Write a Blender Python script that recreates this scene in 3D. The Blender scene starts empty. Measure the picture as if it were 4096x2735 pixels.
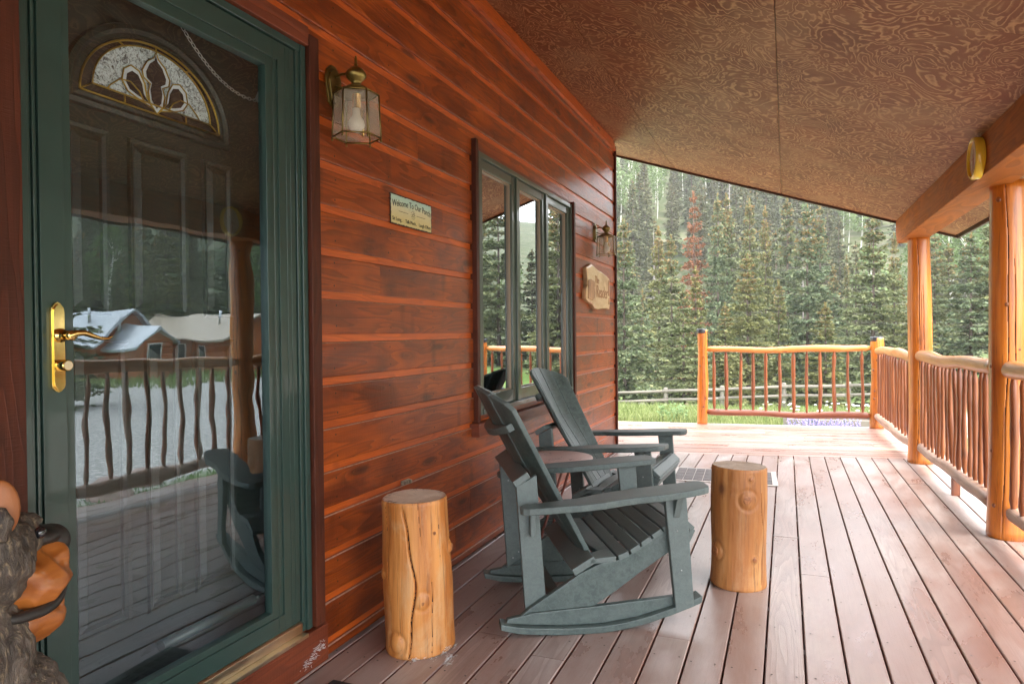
import bpy, bmesh, math, random
from mathutils import Vector, Matrix, noise as mn
rnd = random.Random(7)
R = math.radians
sc = bpy.context.scene
C = bpy.data.collections.new('porch'); sc.collection.children.link(C)

# ------------------------------------------------------------------ mesh helpers
class MB:
    """collects geometry; each call may use another material slot"""
    def __init__(s): s.v=[]; s.f=[]; s.m=[]; s.sm=[]
    def add(s, vs, fs, mi=0, smooth=False):
        o=len(s.v); s.v += [tuple(v) for v in vs]
        for f in fs: s.f.append([i+o for i in f]); s.m.append(mi); s.sm.append(smooth)
    def box(s, lo, hi, mi=0, M=None):
        x0,y0,z0=lo; x1,y1,z1=hi
        vs=[Vector(p) for p in ((x0,y0,z0),(x1,y0,z0),(x1,y1,z0),(x0,y1,z0),(x0,y0,z1),(x1,y0,z1),(x1,y1,z1),(x0,y1,z1))]
        if M: vs=[M@v for v in vs]
        s.add(vs,[(0,3,2,1),(4,5,6,7),(0,1,5,4),(1,2,6,5),(2,3,7,6),(3,0,4,7)],mi)
    def prism(s, poly, a, b, axis=1, mi=0):
        """poly: 2-D points in the two other axes (order x,z for axis 1; y,z for axis 0; x,y for axis 2)"""
        def P(p,t):
            return (t,p[0],p[1]) if axis==0 else (p[0],t,p[1]) if axis==1 else (p[0],p[1],t)
        n=len(poly); vs=[P(p,a) for p in poly]+[P(p,b) for p in poly]
        ar=sum(poly[i][0]*poly[(i+1)%n][1]-poly[(i+1)%n][0]*poly[i][1] for i in range(n))
        fl=(ar>0)^(axis==1)^(b<a)
        fs=[list(range(n))[::-1],list(range(n,2*n))]+[[i,(i+1)%n,(i+1)%n+n,i+n] for i in range(n)]
        if not fl: fs=[f[::-1] for f in fs]
        s.add(vs,fs,mi)
    def tube(s, pts, rad, seg=12, mi=0, caps=True, fn=None, flat=1.0, dark=None):
        pts=[Vector(p) for p in pts]; n=len(pts)
        if not hasattr(rad,'__len__'): rad=[rad]*n
        vs=[]; up=None
        for i,p in enumerate(pts):
            t=(pts[min(i+1,n-1)]-pts[max(i-1,0)]).normalized()
            if up is None:
                up=Vector((0,0,1)) if abs(t.z)<.9 else Vector((1,0,0))
            a=t.cross(up); 
            if a.length<1e-6: a=t.orthogonal()
            a.normalize(); b=a.cross(t).normalized(); up=b
            for k in range(seg):
                th=2*math.pi*k/seg; r=rad[i]*(fn(th,i) if fn else 1)
                vs.append(p+a*math.cos(th)*r+b*math.sin(th)*r*flat)
        fs=[]
        for i in range(n-1):
            for k in range(seg):
                fs.append([i*seg+k,(i)*seg+(k+1)%seg,(i+1)*seg+(k+1)%seg,(i+1)*seg+k])
        fs=[f[::-1] for f in fs]
        m0=len(s.m); s.add(vs,fs,mi,True)
        if dark:
            for i in range(n-1):
                for k in range(seg):
                    if dark(2*math.pi*(k+.5)/seg,i+.5): s.m[m0+i*seg+k]=2
        if caps:
            o=len(s.v)-len(vs)
            s.f.append([o+k for k in range(seg)]); s.m.append(mi); s.sm.append(False)
            s.f.append([o+(n-1)*seg+k for k in range(seg)][::-1]); s.m.append(mi); s.sm.append(False)
    def lathe(s, prof, c=(0,0,0), seg=24, mi=0, smooth=True, M=None):
        vs=[];n=len(prof)
        for r,z in prof:
            for k in range(seg):
                th=2*math.pi*k/seg; v=Vector((r*math.cos(th),r*math.sin(th),z))
                if M: v=M@v
                vs.append(v+Vector(c))
        fs=[[i*seg+k,i*seg+(k+1)%seg,(i+1)*seg+(k+1)%seg,(i+1)*seg+k] for i in range(n-1) for k in range(seg)]
        s.add(vs,fs,mi,smooth)
        o=len(s.v)-len(vs)
        if prof[0][0]>1e-5: s.f.append([o+k for k in range(seg)][::-1]); s.m.append(mi); s.sm.append(False)
        if prof[-1][0]>1e-5: s.f.append([o+(n-1)*seg+k for k in range(seg)]); s.m.append(mi); s.sm.append(False)
    def ball(s, c, r, seg=16, rings=10, mi=0, M=None):
        prof=[(max(1e-6,math.sin(math.pi*i/rings)),-math.cos(math.pi*i/rings)) for i in range(rings+1)]
        if not hasattr(r,'__len__'): r=(r,r,r)
        S=Matrix.Diagonal((*r,1)); MM=(M@S) if M else S
        s.lathe(prof,c,seg,mi,True,MM)
    def build(s, name, mats, parent=None, loc=None, bevel=0, bseg=2, angle=35, recalc=True):
        me=bpy.data.meshes.new(name); me.from_pydata(s.v,[],s.f)
        if not isinstance(mats,(list,tuple)): mats=[mats]
        for m in mats:
            if m: me.materials.append(m)
        me.polygons.foreach_set('material_index',s.m); me.polygons.foreach_set('use_smooth',s.sm)
        if recalc:
            bm=bmesh.new(); bm.from_mesh(me); bmesh.ops.recalc_face_normals(bm,faces=bm.faces); bm.to_mesh(me); bm.free()
        me.update()
        o=bpy.data.objects.new(name,me); C.objects.link(o)
        if parent: o.parent=parent
        if loc: o.location=loc
        if bevel:
            b=o.modifiers.new('bevel','BEVEL'); b.width=bevel; b.segments=bseg; b.limit_method='ANGLE'; b.angle_limit=R(angle); b.harden_normals=False
        return o
def thing(name,label,cat,loc=(0,0,0),rz=0,group=None):
    o=bpy.data.objects.new(name,None); o.empty_display_size=.1; C.objects.link(o); o.location=loc; o.rotation_euler=(0,0,rz)
    o['label']=label; o['category']=cat
    if group: o['group']=group
    return o
def tag(o,label,cat,group=None):
    o['label']=label; o['category']=cat
    if group: o['group']=group
    return o
def struct(o,kind='structure'): o['kind']=kind; return o
def dup(root,loc=None,rz=None,scale=None,label=None):
    r=root.copy(); C.objects.link(r)
    if loc is not None: r.location=loc
    if rz is not None: r.rotation_euler=(0,0,rz)
    if scale is not None: r.scale=scale if hasattr(scale,'__len__') else (scale,)*3
    if label: r['label']=label
    def rec(a,b):
        for ch in list(a.children):
            c=ch.copy(); C.objects.link(c); c.parent=b; c.matrix_parent_inverse=ch.matrix_parent_inverse; rec(ch,c)
    rec(root,r); return r

# ------------------------------------------------------------------ material helpers
class G:
    def __init__(s,name):
        s.m=bpy.data.materials.new(name); s.m.use_nodes=True; s.t=s.m.node_tree
        s.p=s.t.nodes['Principled BSDF']; s.out=s.t.nodes['Material Output']
    def n(s,ty,ins=None,**kw):
        nd=s.t.nodes.new('ShaderNode'+ty)
        for k,v in kw.items(): setattr(nd,k,v)
        for k,v in (ins or {}).items():
            i=nd.inputs[k]
            if isinstance(v,bpy.types.NodeSocket): s.t.links.new(v,i)
            else: i.default_value=v
        return nd
    def set(s,**kw):
        for k,v in kw.items():
            k=k.replace('_',' ')
            i=s.p.inputs[k]
            if isinstance(v,bpy.types.NodeSocket): s.t.links.new(v,i)
            else: i.default_value=v
    def co(s,kind='Object'): return s.n('TexCoord').outputs[kind]
    def map(s,vec,scale=(1,1,1),loc=(0,0,0)): return s.n('Mapping',{'Vector':vec,'Scale':scale,'Location':loc}).outputs[0]
    def noise(s,vec,scale=5,detail=4,rough=.55,dist=0,w=None):
        d={'Vector':vec,'Scale':scale,'Detail':detail,'Roughness':rough,'Distortion':dist}
        if w is not None: d['W']=w
        return s.n('TexNoise',d,noise_dimensions='4D' if w is not None else '3D').outputs['Fac']
    def ramp(s,fac,stops,interp='LINEAR'):
        r=s.n('ValToRGB',{'Fac':fac}); r.color_ramp.interpolation=interp; e=r.color_ramp.elements
        while len(e)<len(stops): e.new(.5)
        for i,(p,c) in enumerate(stops):
            e[i].position=p
            e[i].color=(c,c,c,1) if not hasattr(c,'__len__') else (*c,1)
        return r.outputs['Color']
    def math(s,op,a,b=0.0,c=0.0):
        nd=s.n('Math',operation=op)
        for i,v in enumerate((a,b,c)):
            if isinstance(v,bpy.types.NodeSocket): s.t.links.new(v,nd.inputs[i])
            else: nd.inputs[i].default_value=v
        return nd.outputs[0]
    def mix(s,fac,a,b,mode='MIX'):
        nd=s.n('Mix',data_type='RGBA',blend_type=mode)
        for i,v in ((0,fac),(6,a),(7,b)):
            if isinstance(v,bpy.types.NodeSocket): s.t.links.new(v,nd.inputs[i])
            else: nd.inputs[i].default_value=v if i==0 else (*v,1) if len(v)==3 else v
        return nd.outputs[2]
    def bump(s,h,strength=.3,dist=.01,normal=None):
        d={'Height':h,'Strength':strength,'Distance':dist}
        if normal is not None: d['Normal']=normal
        return s.n('Bump',d).outputs[0]
    def island(s): return s.n('NewGeometry').outputs['Random Per Island']
    def objrand(s): return s.n('ObjectInfo').outputs['Random']
    def xyz(s,vec):
        nd=s.n('SeparateXYZ',{'Vector':vec}); return nd.outputs
    def comb(s,x,y,z):
        nd=s.n('CombineXYZ')
        for i,v in enumerate((x,y,z)):
            if isinstance(v,bpy.types.NodeSocket): s.t.links.new(v,nd.inputs[i])
            else: nd.inputs[i].default_value=v
        return nd.outputs[0]
def simple(name,col,rough=.5,metal=0,var=0,bumpn=0,bscale=60,coat=0,spec=.5):
    g=G(name); v=g.co()
    if var:
        f=g.noise(v,bscale*.15,5); c=g.mix(g.ramp(f,[(.3,0),(.7,1)]),tuple(x*(1-var) for x in col),tuple(min(1,x*(1+var)) for x in col)); g.set(Base_Color=c)
    else: g.set(Base_Color=(*col,1))
    g.set(Roughness=rough,Metallic=metal,Coat_Weight=coat,Specular_IOR_Level=spec)
    if bumpn: g.set(Normal=g.bump(g.noise(v,bscale,6,.65),bumpn,.003))
    return g.m

def m_siding(name,c0,c1,c2,saw=1.0,rough=.34,axis='y',coat=.5,knots=True,spec=.5):
    """stained rough-sawn board: grain runs along the axis, random per board"""
    g=G(name); v=g.co(); w=g.math('MULTIPLY',g.island(),37.)
    x,y,z=g.xyz(v)
    if axis=='y': a,b,c=y,z,x
    elif axis=='z': a,b,c=z,y,x
    else: a,b,c=x,z,y
    # (along, across, depth)
    vec=g.comb(g.math('ADD',a,g.math('MULTIPLY',w,3.1)),g.math('ADD',b,w),c)
    # slow field whose contours are the growth rings
    fld=g.noise(g.map(vec,(.9,10.,3.)),1.0,2,.5,.25,w)
    # knots
    kv=g.n('TexVoronoi',{'Vector':g.map(vec,(1.9,7.5,.01)),'Scale':1.0,'Randomness':1.0}).outputs['Distance']
    kn=g.ramp(kv,[(.02,1),(.13,.55),(.28,0)]) if knots else None
    ringsrc=g.math('ADD',g.math('MULTIPLY',fld,14.),g.math('MULTIPLY',kn,1.6)) if knots else g.math('MULTIPLY',fld,11.)
    rings=g.math('FRACT',ringsrc)
    ring=g.ramp(rings,[(0,0),(.55,.55),(.9,1),(1,0)])
    fine=g.noise(g.map(vec,(5,190,60)),1.,4,.7)
    blot=g.noise(g.map(vec,(2.2,5,3)),1.,4,.6,.6,w)
    c=g.mix(g.ramp(blot,[(.37,0),(.62,1)]),c0,c1)
    c=g.mix(g.math('MULTIPLY',g.ramp(g.island(),[(0,0),(1,1)]),.55),c,c2)
    c=g.mix(g.math('MULTIPLY',ring,.48),c,tuple(q*.45 for q in c0))
    c=g.mix(g.math('MULTIPLY',g.ramp(fine,[(.35,1),(.6,0)]),.22),c,tuple(q*.5 for q in c0))
    if knots: 
        c=g.mix(g.math('MULTIPLY',g.ramp(kv,[(.03,1),(.10,.8),(.17,0)]),.75),c,(.018,.006,.004))
        # dark vertical bleed marks at knots
        sm=g.n('TexVoronoi',{'Vector':g.map(vec,(6.5,1.1,.01)),'Scale':1.0}).outputs['Distance']
        c=g.mix(g.math('MULTIPLY',g.ramp(sm,[(.05,1),(.22,0)]),.55),c,tuple(q*.35 for q in c0))
    sawn=g.noise(g.map(vec,(260,14,20)),1.,3,.6)
    h=g.math('ADD',g.math('MULTIPLY',ring,.55),g.math('ADD',g.math('MULTIPLY',sawn,.55*saw),g.math('MULTIPLY',fine,.5)))
    big=g.noise(g.map(vec,(1.5,9,3)),1.,2)
    h=g.math('ADD',h,g.math('MULTIPLY',big,1.4))
    nrm=g.bump(h,.55,.0022)
    g.set(Base_Color=c,Roughness=g.ramp(blot,[(.3,rough),(.7,rough+.16)]),Normal=nrm,Coat_Weight=coat,Coat_Roughness=.24,Coat_IOR=1.5,Specular_IOR_Level=spec)
    g.t.links.new(g.bump(h,.30,.0022),g.p.inputs['Coat Normal'])
    return g.m
def m_log(name,c0,c1,cd,scale=1.,rough=.3,coat=.6,axis='z',white=0):
    g=G(name); v=g.co(); w=g.math('MULTIPLY',g.objrand(),50.)
    vec=v if axis=='z' else None
    x,y,z=g.xyz(v)
    if axis=='z': vec=g.comb(x,y,z)
    elif axis=='y': vec=g.comb(x,z,y)
    else: vec=g.comb(z,y,x)
    st=g.noise(g.map(vec,(16*scale,16*scale,1.1)),1.,5,.6,.3,w)
    st2=g.noise(g.map(vec,(60*scale,60*scale,2.5)),1.,4,.7,.2,w)
    bl=g.noise(g.map(vec,(4,4,2.2)),1.,3,.5,.4,w)
    c=g.mix(g.ramp(st,[(.40,0),(.60,1)]),c0,c1)
    c=g.mix(g.math('MULTIPLY',g.ramp(bl,[(.45,0),(.75,1)]),.45),c,tuple(q*.62 for q in c0))
    c=g.mix(g.math('MULTIPLY',g.ramp(st2,[(.54,0),(.66,1)]),.65),c,cd)
    st3=g.noise(g.map(vec,(26*scale,26*scale,.7)),1.,3,.6,.5,w)
    c=g.mix(g.math('MULTIPLY',g.ramp(st3,[(.60,0),(.68,1)]),.5),c,tuple(q*.55 for q in c0))
    kv=g.n('TexVoronoi',{'Vector':g.map(vec,(5.5,5.5,3.2)),'Scale':1.}).outputs['Distance']
    c=g.mix(g.ramp(kv,[(.05,.9),(.10,.35),(.16,0)]),c,cd)
    if white:
        c=g.mix(g.math('MULTIPLY',g.ramp(g.noise(g.map(vec,(7,7,3)),1.,5,.7,.5),[(.5,0),(.7,1)]),white),c,(.62,.42,.22))
    h=g.math('ADD',st,g.math('MULTIPLY',st2,.6))
    g.set(Base_Color=c,Roughness=g.ramp(st,[(.3,rough),(.7,rough+.15)]),Coat_Weight=coat,Coat_Roughness=.15,Normal=g.bump(h,.35,.004))
    return g.m

FACE=m_siding('siding_face',(.135,.024,.0045),(.45,.090,.009),(.28,.048,.006),spec=.32,coat=.35)
CHAN=m_siding('siding_channel',(.52,.090,.006),(.66,.125,.009),(.40,.068,.006),saw=.15,rough=.4,coat=.35)
TRIMW=m_siding('trim_wood',(.062,.015,.007),(.105,.024,.009),(.085,.019,.008),saw=1.6,rough=.5,axis='z',coat=.08,knots=False,spec=.25)
TRIMH=m_siding('trim_wood_flat',(.13,.024,.008),(.22,.044,.012),(.18,.036,.010),saw=1.2,rough=.45,axis='y',coat=.15,knots=False)
BEAM=m_siding('beam_wood',(.36,.100,.015),(.50,.150,.022),(.43,.125,.018),saw=.2,rough=.55,axis='y',coat=.0,knots=False,spec=.22)
POST=m_log('post_log',(.49,.128,.010),(.73,.240,.024),(.16,.038,.007))
STUMP=m_log('stump_log',(.46,.155,.030),(.66,.285,.075),(.15,.048,.013),1.2,.48,.15,white=.60)
STUMP2=m_log('stump_log_pale',(.40,.150,.038),(.58,.27,.085),(.13,.048,.018),1.2,.5,.12,white=.3)
RAILT=m_log('rail_top',(.56,.21,.05),(.72,.36,.13),(.30,.1,.03),1.2,.36,.5,axis='y',white=.35)
RAILX=m_log('rail_top_cross',(.62,.21,.035),(.78,.33,.07),(.30,.09,.02),1.2,.33,.5,axis='x',white=.2)
RAILB=m_log('rail_bottom_grey',(.30,.17,.12),(.46,.30,.22),(.16,.07,.05),1.5,.5,.15,axis='y',white=.2)
RAILR=m_log('rail_bottom_red',(.20,.055,.024),(.30,.085,.035),(.10,.03,.018),1.5,.4,.4,axis='x')
BAL=m_log('baluster',(.19,.052,.018),(.36,.110,.030),(.06,.018,.01),2.2,.34,.5)

def m_deck(name,c0,c1,c2,axis='y'):
    g=G(name); v=g.co(); isl=g.island(); w=g.math('MULTIPLY',isl,61.)
    x,y,z=g.xyz(v)
    a,b=(y,x) if axis=='y' else (x,y)
    vec=g.comb(g.math('ADD',a,g.math('MULTIPLY',w,2.3)),g.math('ADD',b,w),z)
    fld=g.noise(g.map(vec,(.55,8,1)),1.,2,.5,.4,w)
    ring=g.ramp(g.math('FRACT',g.math('MULTIPLY',fld,15.)),[(0,0),(.6,.5),(.92,1),(1,0)])
    fine=g.noise(g.map(vec,(4,150,1)),1.,4,.7)
    wear=g.noise(g.map(vec,(1.1,3.2,1)),1.,6,.68,.4)
    scr=g.noise(g.map(vec,(22,38,1)),1.,5,.75,1.2)
    c=g.mix(g.ramp(wear,[(.40,0),(.59,1)]),c0,c1)
    rp_=g.noise(g.map(v,(.9,.5,1)) if axis=='y' else g.map(v,(.5,.9,1)),1.,3,.6,.3); c=g.mix(g.math('MULTIPLY',g.ramp(rp_,[(.48,0),(.62,1)]),.5),c,(.26,.115,.085))
    c=g.mix(g.math('MULTIPLY',g.ramp(isl,[(.2,0),(.8,1)]),.5),c,tuple(q*.82 for q in c2))
    sel=g.ramp(g.math('FRACT',g.math('MULTIPLY',isl,7.3)),[(.55,.06),(.75,.4)])
    c=g.mix(g.math('MULTIPLY',ring,sel),c,tuple(q*.5 for q in c0))
    c=g.mix(g.math('MULTIPLY',g.ramp(scr,[(.62,0),(.72,1)]),.4),c,tuple(q*.42 for q in c0))
    c=g.mix(g.math('MULTIPLY',g.ramp(fine,[(.3,1),(.5,0)]),.2),c,tuple(q*.5 for q in c0))
    h=g.math('ADD',g.math('MULTIPLY',ring,g.math('MULTIPLY',sel,1.2)),g.math('ADD',g.math('MULTIPLY',fine,.5),g.math('MULTIPLY',g.noise(g.map(vec,(3,7,1)),1.,3),1.2)))
    g.set(Base_Color=c,Roughness=g.ramp(wear,[(.3,.22),(.7,.44)]),Normal=g.bump(h,.3,.0018),Specular_IOR_Level=.6)
    return g.m
DECK=m_deck('deck_boards',(.285,.185,.155),(.43,.355,.325),(.31,.20,.17))
DECKX=m_deck('deck_boards_cross',(.40,.23,.18),(.50,.345,.29),(.34,.175,.135),'x')
DECKN=m_deck('deck_new_board',(.74,.58,.42),(.80,.66,.5),(.7,.54,.4),'x')
DECKSIDE=simple('deck_edge',(.20,.055,.03),.4)
NAIL=simple('nail_head',(.05,.04,.04),.4,.6)

def m_ply():
    g=G('plywood_ceiling'); v=g.co(); isl=g.island(); w=g.math('MULTIPLY',isl,43.)
    x,y,z=g.xyz(v)
    vec=g.comb(g.math('MULTIPLY',x,3.9),g.math('MULTIPLY',y,2.7),0.)
    fld=g.noise(vec,1.,3,.48,1.1,w)
    k=g.n('TexVoronoi',{'Vector':g.map(g.comb(x,y,isl),(2.6,1.7,9)),'Scale':1.,'Randomness':1.}).outputs['Distance']
    fld2=g.math('ADD',fld,g.math('MULTIPLY',g.ramp(k,[(0,1),(.42,0)],'EASE'),.14))
    wig=g.noise(g.comb(g.math('MULTIPLY',x,34.),g.math('MULTIPLY',y,34.),0.),1.,3,.6)
    fr=g.math('FRACT',g.math('ADD',g.math('MULTIPLY',fld2,g.math('ADD',14.,g.math('MULTIPLY',isl,7.))),g.math('MULTIPLY',wig,.40)))
    line=g.ramp(fr,[(0,.0),(.44,.03),(.62,.4),(.76,1),(.86,.7),(.95,0)])
    amt=g.ramp(g.noise(g.comb(g.math('MULTIPLY',x,1.),g.math('MULTIPLY',y,.8),0.),1.2,4,.6,.5,w),[(.28,.35),(.55,1)])
    tick=g.noise(g.comb(g.math('MULTIPLY',x,10.),g.math('MULTIPLY',y,220.),0.),1.,3,.7)
    amt2=g.math('MULTIPLY',amt,g.ramp(tick,[(.3,.45),(.6,1)]))
    blo=g.noise(g.comb(x,y,0.),1.6,5,.65,.4,w)
    c=g.mix(g.ramp(blo,[(.35,0),(.65,1)]),(.150,.038,.010),(.235,.066,.018))
    c=g.mix(g.math('MULTIPLY',line,amt2),c,(.60,.34,.17))
    fad=g.ramp(g.noise(g.comb(x,g.math('MULTIPLY',y,.6),0.),2.1,3,.6,.3),[(.5,0),(.72,1)])
    c=g.mix(g.math('MULTIPLY',fad,.5),c,(.42,.25,.13))
    fb=g.n('TexVoronoi',{'Vector':g.map(g.comb(x,y,0.),(2.9,5.3,1)),'Scale':1.}).outputs['Distance']
    c=g.mix(g.ramp(fb,[(.03,1),(.05,0)]),c,(.50,.32,.17))
    h=g.math('ADD',g.math('MULTIPLY',line,-.8),g.math('MULTIPLY',tick,.5))
    g.set(Base_Color=c,Roughness=.50,Normal=g.bump(h,.35,.0015),Specular_IOR_Level=.34)
    return g.m
PLY=m_ply()

def m_plastic():
    g=G('chair_plastic'); v=g.co()
    a=g.noise(g.map(v,(46,17,46)),1.,5,.75,1.0); b=g.noise(v,9,4,.65); f=g.noise(g.map(v,(240,60,240)),1.,3,.7)
    c=g.mix(g.ramp(a,[(.40,0),(.60,1)]),(.018,.036,.034),(.056,.088,.080))
    c=g.mix(g.math('MULTIPLY',g.ramp(b,[(.4,0),(.7,1)]),.35),c,(.085,.11,.105))
    pt_=g.n('NewGeometry').outputs['Pointiness']; sc2=g.ramp(g.noise(g.map(v,(60,14,60)),1.,5,.8,1.),[(.60,0),(.70,1)])
    c=g.mix(g.math('MULTIPLY',g.ramp(pt_,[(.51,0),(.58,1)]),.45),c,(.20,.24,.235)); c=g.mix(g.math('MULTIPLY',sc2,.3),c,(.17,.20,.195))
    g.set(Base_Color=c,Roughness=g.ramp(a,[(.3,.40),(.7,.56)]),Normal=g.bump(g.math('ADD',a,g.math('MULTIPLY',f,.8)),.34,.002),Specular_IOR_Level=.6)
    return g.m
PLAS=m_plastic()
SCREW=simple('screw_head',(.35,.36,.36),.3,.9)
GREEN=simple('green_door_frame',(.024,.052,.044),.34,0,.10,.05,80,.3)
GREEND=simple('entry_door_green',(.019,.027,.021),.42,0,.12,.12,70,.1)
WGREEN=simple('window_frame_green',(.055,.075,.058),.33,0,.1,.04,60,.3)
GASKET=simple('black_gasket',(.010,.010,.010),.5)
BRASS=simple('polished_brass',(.86,.62,.22),.10,1.,.06,.03,30)
SILL=simple('brass_sill',(.66,.56,.40),.30,1.,.2,.1,40)
ABRASS=simple('antique_brass',(.20,.145,.045),.32,.85,.45,.2,45)
STEEL=simple('zinc_chain',(.55,.55,.54),.3,1.)
RUBBER=simple('black_rubber',(.022,.020,.020),.6,0,.3,.4,80)
REDMETAL=simple('red_brown_painted_metal',(.20,.065,.045),.4,0,.1,.05,60,.2)
TABLETOP=simple('table_top_paint',(.50,.34,.30),.4,0,.06,.05,60,.2)
DARK=simple('dark_void',(.006,.005,.005),.8)
DBROWN=simple('dark_interior',(.05,.035,.03),.8)
YEL=simple('yellow_plastic',(.78,.50,.035),.22,0,.05,0,30,.4)
DIAL=simple('clock_dial',(.62,.48,.36),.4,0,.12,0,30)
def glass(name,tint,base,rough=0.,wavy=0,wscale=6.,fres=True,wvec=(1,1,1),gcol=(.93,.97,1)):
    """clear coated pane: what is behind shows through, the outdoors reflects"""
    g=G(name); t=g.t
    tr=g.n('BsdfTransparent',{'Color':(*tint,1)}); gl=g.n('BsdfGlossy',{'Color':(*gcol,1),'Roughness':rough})
    if wavy:
        v=g.co(); h=g.noise(g.map(v,wvec),wscale,1,.4)
        t.links.new(g.bump(h,1.,wavy),gl.inputs['Normal'])
    fr=g.n('Fresnel',{'IOR':1.5}).outputs[0]
    fac=g.math('ADD',g.math('MULTIPLY',fr,1.6),base); fac=g.math('MULTIPLY',g.math('MINIMUM',fac,.95),g.math('SUBTRACT',1.,g.n('NewGeometry').outputs['Backfacing']))
    mx=g.n('MixShader',{0:fac}); t.links.new(tr.outputs[0],mx.inputs[1]); t.links.new(gl.outputs[0],mx.inputs[2])
    t.links.new(mx.outputs[0],g.out.inputs['Surface'])
    return g.m
DGLASS=glass('storm_door_glass',(.93,.95,.95),.085,0.,.00065,5.0,wvec=(1,.9,1.5),gcol=(.72,.88,1.))
WGLASS=glass('window_glass',(.5,.52,.52),.34,0.,.00006,3.)
g=G('lamp_glass'); tr_=g.n('BsdfTransparent',{'Color':(.92,.9,.84,1)}); gl_=g.n('BsdfPrincipled',{'Base Color':(.62,.56,.46,1),'Roughness':.25})
m1=g.n('MixShader',{0:.30}); g.t.links.new(tr_.outputs[0],m1.inputs[1]); g.t.links.new(gl_.outputs[0],m1.inputs[2]); g.t.links.new(m1.outputs[0],g.out.inputs['Surface']); LGLASS=g.m

# ================================================================== THE CABIN
YEND=7.06; Y0=-3.2
cabin=thing('log_cabin','red-brown cabin with horizontal board siding and a deep covered porch','cabin')
PIT=.1665; ZB=1.575-PIT*9
DO=(1.075,2.095,.16,2.285)      # door opening y0,y1,z0,z1
WO=(3.60,5.44,.775,2.275)       # window opening
def clip(poly,lo,hi):
    def half(P,z,keep):
        out=[]
        for i in range(len(P)):
            a,b=P[i],P[(i+1)%len(P)]; ia=keep(a[1]); ib=keep(b[1])
            if ia: out.append(a)
            if ia!=ib:
                t=(z-a[1])/(b[1]-a[1]); out.append((a[0]+(b[0]-a[0])*t,z))
        return out
    P=half(poly,lo,lambda q:q>=lo-1e-9); 
    return half(P,hi,lambda q:q<=hi+1e-9) if len(P)>2 else []
wf=MB(); wc=MB(); wd_=MB()
def rowsegs(zb,zt):
    """y segments with allowed z ranges for one row"""
    cuts=sorted({Y0,YEND,DO[0],DO[1],WO[0],WO[1]})
    res=[]
    for a,b in zip(cuts,cuts[1:]):
        rng=[(zb,zt)]
        for o in (DO,WO):
            if a>=o[0]-1e-6 and b<=o[1]+1e-6:
                nr=[]
                for lo,hi in rng:
                    if o[2]>lo: nr.append((lo,min(hi,o[2])))
                    if o[3]<hi: nr.append((max(lo,o[3]),hi))
                rng=[q for q in nr if q[1]-q[0]>.002]
        for lo,hi in rng: res.append([a,b,lo,hi])
    out=[]
    for q in res:                                   # join neighbours of equal height
        for p in out:
            if abs(p[1]-q[0])<1e-6 and p[2:]==q[2:]: p[1]=q[1]; break
        else: out.append(q)
    return out
rr=random.Random(3)
for i in range(-1,20):
    zb=ZB+PIT*i; zt=zb+PIT
    if zb>3.22: break
    lo0=max(zb,0.012); hi0=min(zt,3.2)
    butts=[rr.uniform(-2,6.8) for _ in range(2)]
    # the joints one can pick out on the photographed boards
    if i==13: butts=[4.62]
    if i==14: butts=[5.35]
    if i==12: butts=[2.95,6.2]
    for a,b,lo,hi in rowsegs(lo0,hi0):
        ys=[a]+sorted(q for q in butts if a+.3<q<b-.3)+[b]
        for ya,yb in zip(ys,ys[1:]):
            f=[(-.03,zb),(0,zb),(.0015,zb+.004),(.0015,zb+.131),(-.009,zb+.1365),(-.03,zb+.1365)]
            P=clip(f,lo,hi)
            if len(P)>2:
                wf.prism(P,ya+.0006,yb-.0006,1)
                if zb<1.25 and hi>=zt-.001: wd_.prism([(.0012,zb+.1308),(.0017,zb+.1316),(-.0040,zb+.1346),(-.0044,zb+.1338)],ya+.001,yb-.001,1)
            c_=[(-.03,zb+.1365),(-.0105,zb+.1365),(-.0105,zt),(-.03,zt)]
            P=clip(c_,lo,hi)
            if len(P)>2: wc.prism(P,ya+.0006,yb-.0006,1)
wall=wf.build('wall',FACE,cabin)
wcn=wc.build('siding_channel',CHAN,wall)
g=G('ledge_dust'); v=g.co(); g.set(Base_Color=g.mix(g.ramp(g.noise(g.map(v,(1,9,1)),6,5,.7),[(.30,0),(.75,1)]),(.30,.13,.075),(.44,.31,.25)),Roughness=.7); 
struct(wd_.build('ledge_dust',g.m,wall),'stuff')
nn_=MB(); rs=random.Random(21)
for i in range(-1,19):
    zb=ZB+PIT*i
    for st_ in range(26):
        y=Y0+.2+.406*st_
        for dz in (.028,.108):
            z=zb+dz+rs.uniform(-.006,.006); yy_=y+rs.uniform(-.012,.012)
            if any(o[0]-.02<yy_<o[1]+.02 and o[2]-.02<z<o[3]+.02 for o in (DO,WO)) or z<.02: continue
            nn_.add([(.0021,yy_+.0042*math.cos(t*1.0472),z+.0042*math.sin(t*1.0472)) for t in range(6)],[(0,1,2,3,4,5)])
struct(nn_.build('siding_nail',simple('siding_nail',(.03,.018,.014),.5,.4),wall,recalc=False),'stuff')
# sheathing behind the boards, floor, back wall: keeps the house dark inside
b=MB()
for y0,y1,z0,z1 in ((Y0,DO[0],-.4,3.3),(DO[0],DO[1],-.4,DO[2]),(DO[0],DO[1],DO[3],3.3),(DO[1],WO[0],-.4,3.3),(WO[0],WO[1],-.4,WO[2]),(WO[0],WO[1],WO[3],3.3),(WO[1],YEND,-.4,3.3)):
    b.box((-.10,y0,z0),(-.031,y1,z1))
b.box((-5.2,Y0,-.4),(-5.1,YEND-.05,4.9)); b.box((-5.2,Y0,-.4),(-.1,YEND-.05,-.3)); b.box((-5.1,Y0-.1,-.4),(0,Y0,4.6))
b.box((-5.1,YEND-.14,-.4),(-.10,YEND-.05,3.23))
b.build('sheathing',DBROWN,cabin)
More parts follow.
